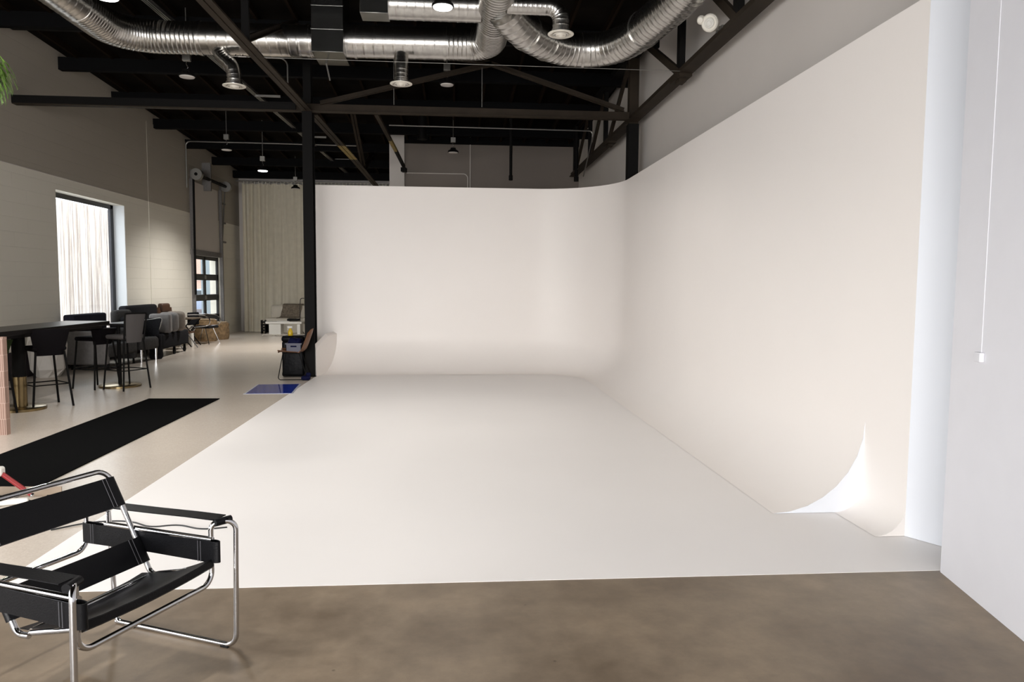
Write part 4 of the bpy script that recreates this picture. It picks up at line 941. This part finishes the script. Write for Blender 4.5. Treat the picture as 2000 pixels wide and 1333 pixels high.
def log(label, loc, r, h, lean=0):
    t = thing('log_stool', label, 'log stool', loc, 0, 'log stools by the roller door'); pr_ = [(.001, 0), (r*.92, 0), (r*.97, h*.12), (r, h*.4), (r*.95, h*.7), (r*1.0, h*.88), (r*.93, h*.96), (.001, h)]
    build('trunk', MB().lathe(pr_, n=22), log_wood, t); build('cut_top', MB().lathe([(r*.86, h*.985), (r*.84, h*1.005), (.001, h*1.005)], n=22), mat('pale_cut_wood', (.36, .26, .15), .8, vary=.2, scale=12), t)
    return t
log('wide tan log stool nearest the roller door', (-6.9, 21.75, 0), .34, .50)
log('taller tan log stool behind the chrome armchair', (-6.96, 21.0, 0), .30, .62)

# ------------------------------------------------------------------ small items at the left edge behind the lounge chair
st = thing('light_stand', 'white light stand post with a red lever at the left edge', 'stand', (-3.355, 5.50, 0))
build('post', MB().cyl((0, 0, 0.02), (0, 0, .62), .022, 16), white_plastic, st)
build('base_ring', MB().lathe([(.03, 0), (.10, 0), (.10, .015), (.03, .03)]), white_plastic, st)
build('clamp', MB().rbox(-.03, .07, -.035, .035, .20, .27, .02), white_plastic, st)
lv = build('lever', MB().tube([(.06, 0, .215), (.28, -.04, .07)], .017, 12), red_paint, st)
build('lever_tip', MB().tube([(.276, -.039, .073), (.292, -.0415, .062)], .014, 12), chrome, lv)
ps = thing('power_strip', 'white power strip lying on the floor beside the stand', 'power strip', (-3.32, 5.42, 0), R(20))
build('body', MB().rbox(-.22, .22, -.028, .028, 0, .04, .012), white_plastic, ps); build('cord', MB().tube(spline([(.22, 0, .015), (.3, -.05, .008), (.36, -.18, .008), (.47, -.3, .008)], 6), .006, 8), cable_black, ps)
cb = thing('cardboard_panel', 'thin tan cardboard sheet standing on edge behind the lounge chair', 'panel', (-3.2, 5.66, 0), R(-3))
build('sheet', MB().box(-.42, .24, -.004, .004, 0, .075), cardboard, cb)
cs = thing('chrome_clamp', 'small chrome clamp lying on the cream floor by the cardboard', 'clamp', (-2.97, 5.56, 0))
build('jaw', MB().cyl((-.05, 0, .02), (.02, .01, .02), .018, 12), chrome, cs); build('handle', MB().tube([(.02, 0, .02), (.09, .03, .015)], .008, 8).cyl((-.07, -.02, .016), (-.03, -.03, .016), .014, 10), chrome, cs)
conduit('black cable curling over the cream floor behind the lounge chair', [(-2.62, 4.85, .006), (-2.45, 5.0, .006), (-2.2, 5.02, .006), (-2.0, 4.86, .006), (-1.85, 4.92, .006), (-1.65, 4.8, .006), (-1.5, 4.84, .006)], .005, cable_black, 'floor_cable', .3, 'cable')

# ------------------------------------------------------------------ hanging fern at the left edge
hf = thing('hanging_fern', 'bright green fern hanging high at the left edge', 'plant', (-3.175, 5.0, 2.80))
build('hanging_basket', MB().lathe([(.001, .05), (.12, .06), (.17, .2), (.18, .22), (.001, .22)]), dark_wood, hf)
build('hanging_wire', MB().cyl((0, 0, .2), (0, 0, roof_z(5)-2.78), .004, 6), grey_strut, hf)
m = MB()
for k in range(300):
    a = random.uniform(0, 2*math.pi); el = random.uniform(-.2, .9); rr = random.uniform(.05, .14)
    p = Vector((rr*math.cos(a), rr*math.sin(a), .2+.1*random.random())); dv = Vector((math.cos(a), math.sin(a), el)).normalized(); L_ = random.uniform(.2, .34)
    prev = p
    for s_ in range(9):
        q = prev+dv*L_/9; dv = (dv+Vector((0, 0, -.36))).normalized()
        side = dv.cross(Vector((0, 0, 1))); side = side.normalized() if side.length > .01 else Vector((1, 0, 0)); wl = .030*(1-s_/11)
        for sg in (-1, 1):
            tip = q+side*sg*wl+dv*.012+Vector((0, 0, random.uniform(-.012, .01))); m.add([prev, q, tip, prev.lerp(tip, .5)+Vector((0, 0, .006))], [(0, 1, 2), (0, 2, 3)])
        prev = q
f_ = build('fronds', m, leaf_green, hf, smooth=False)
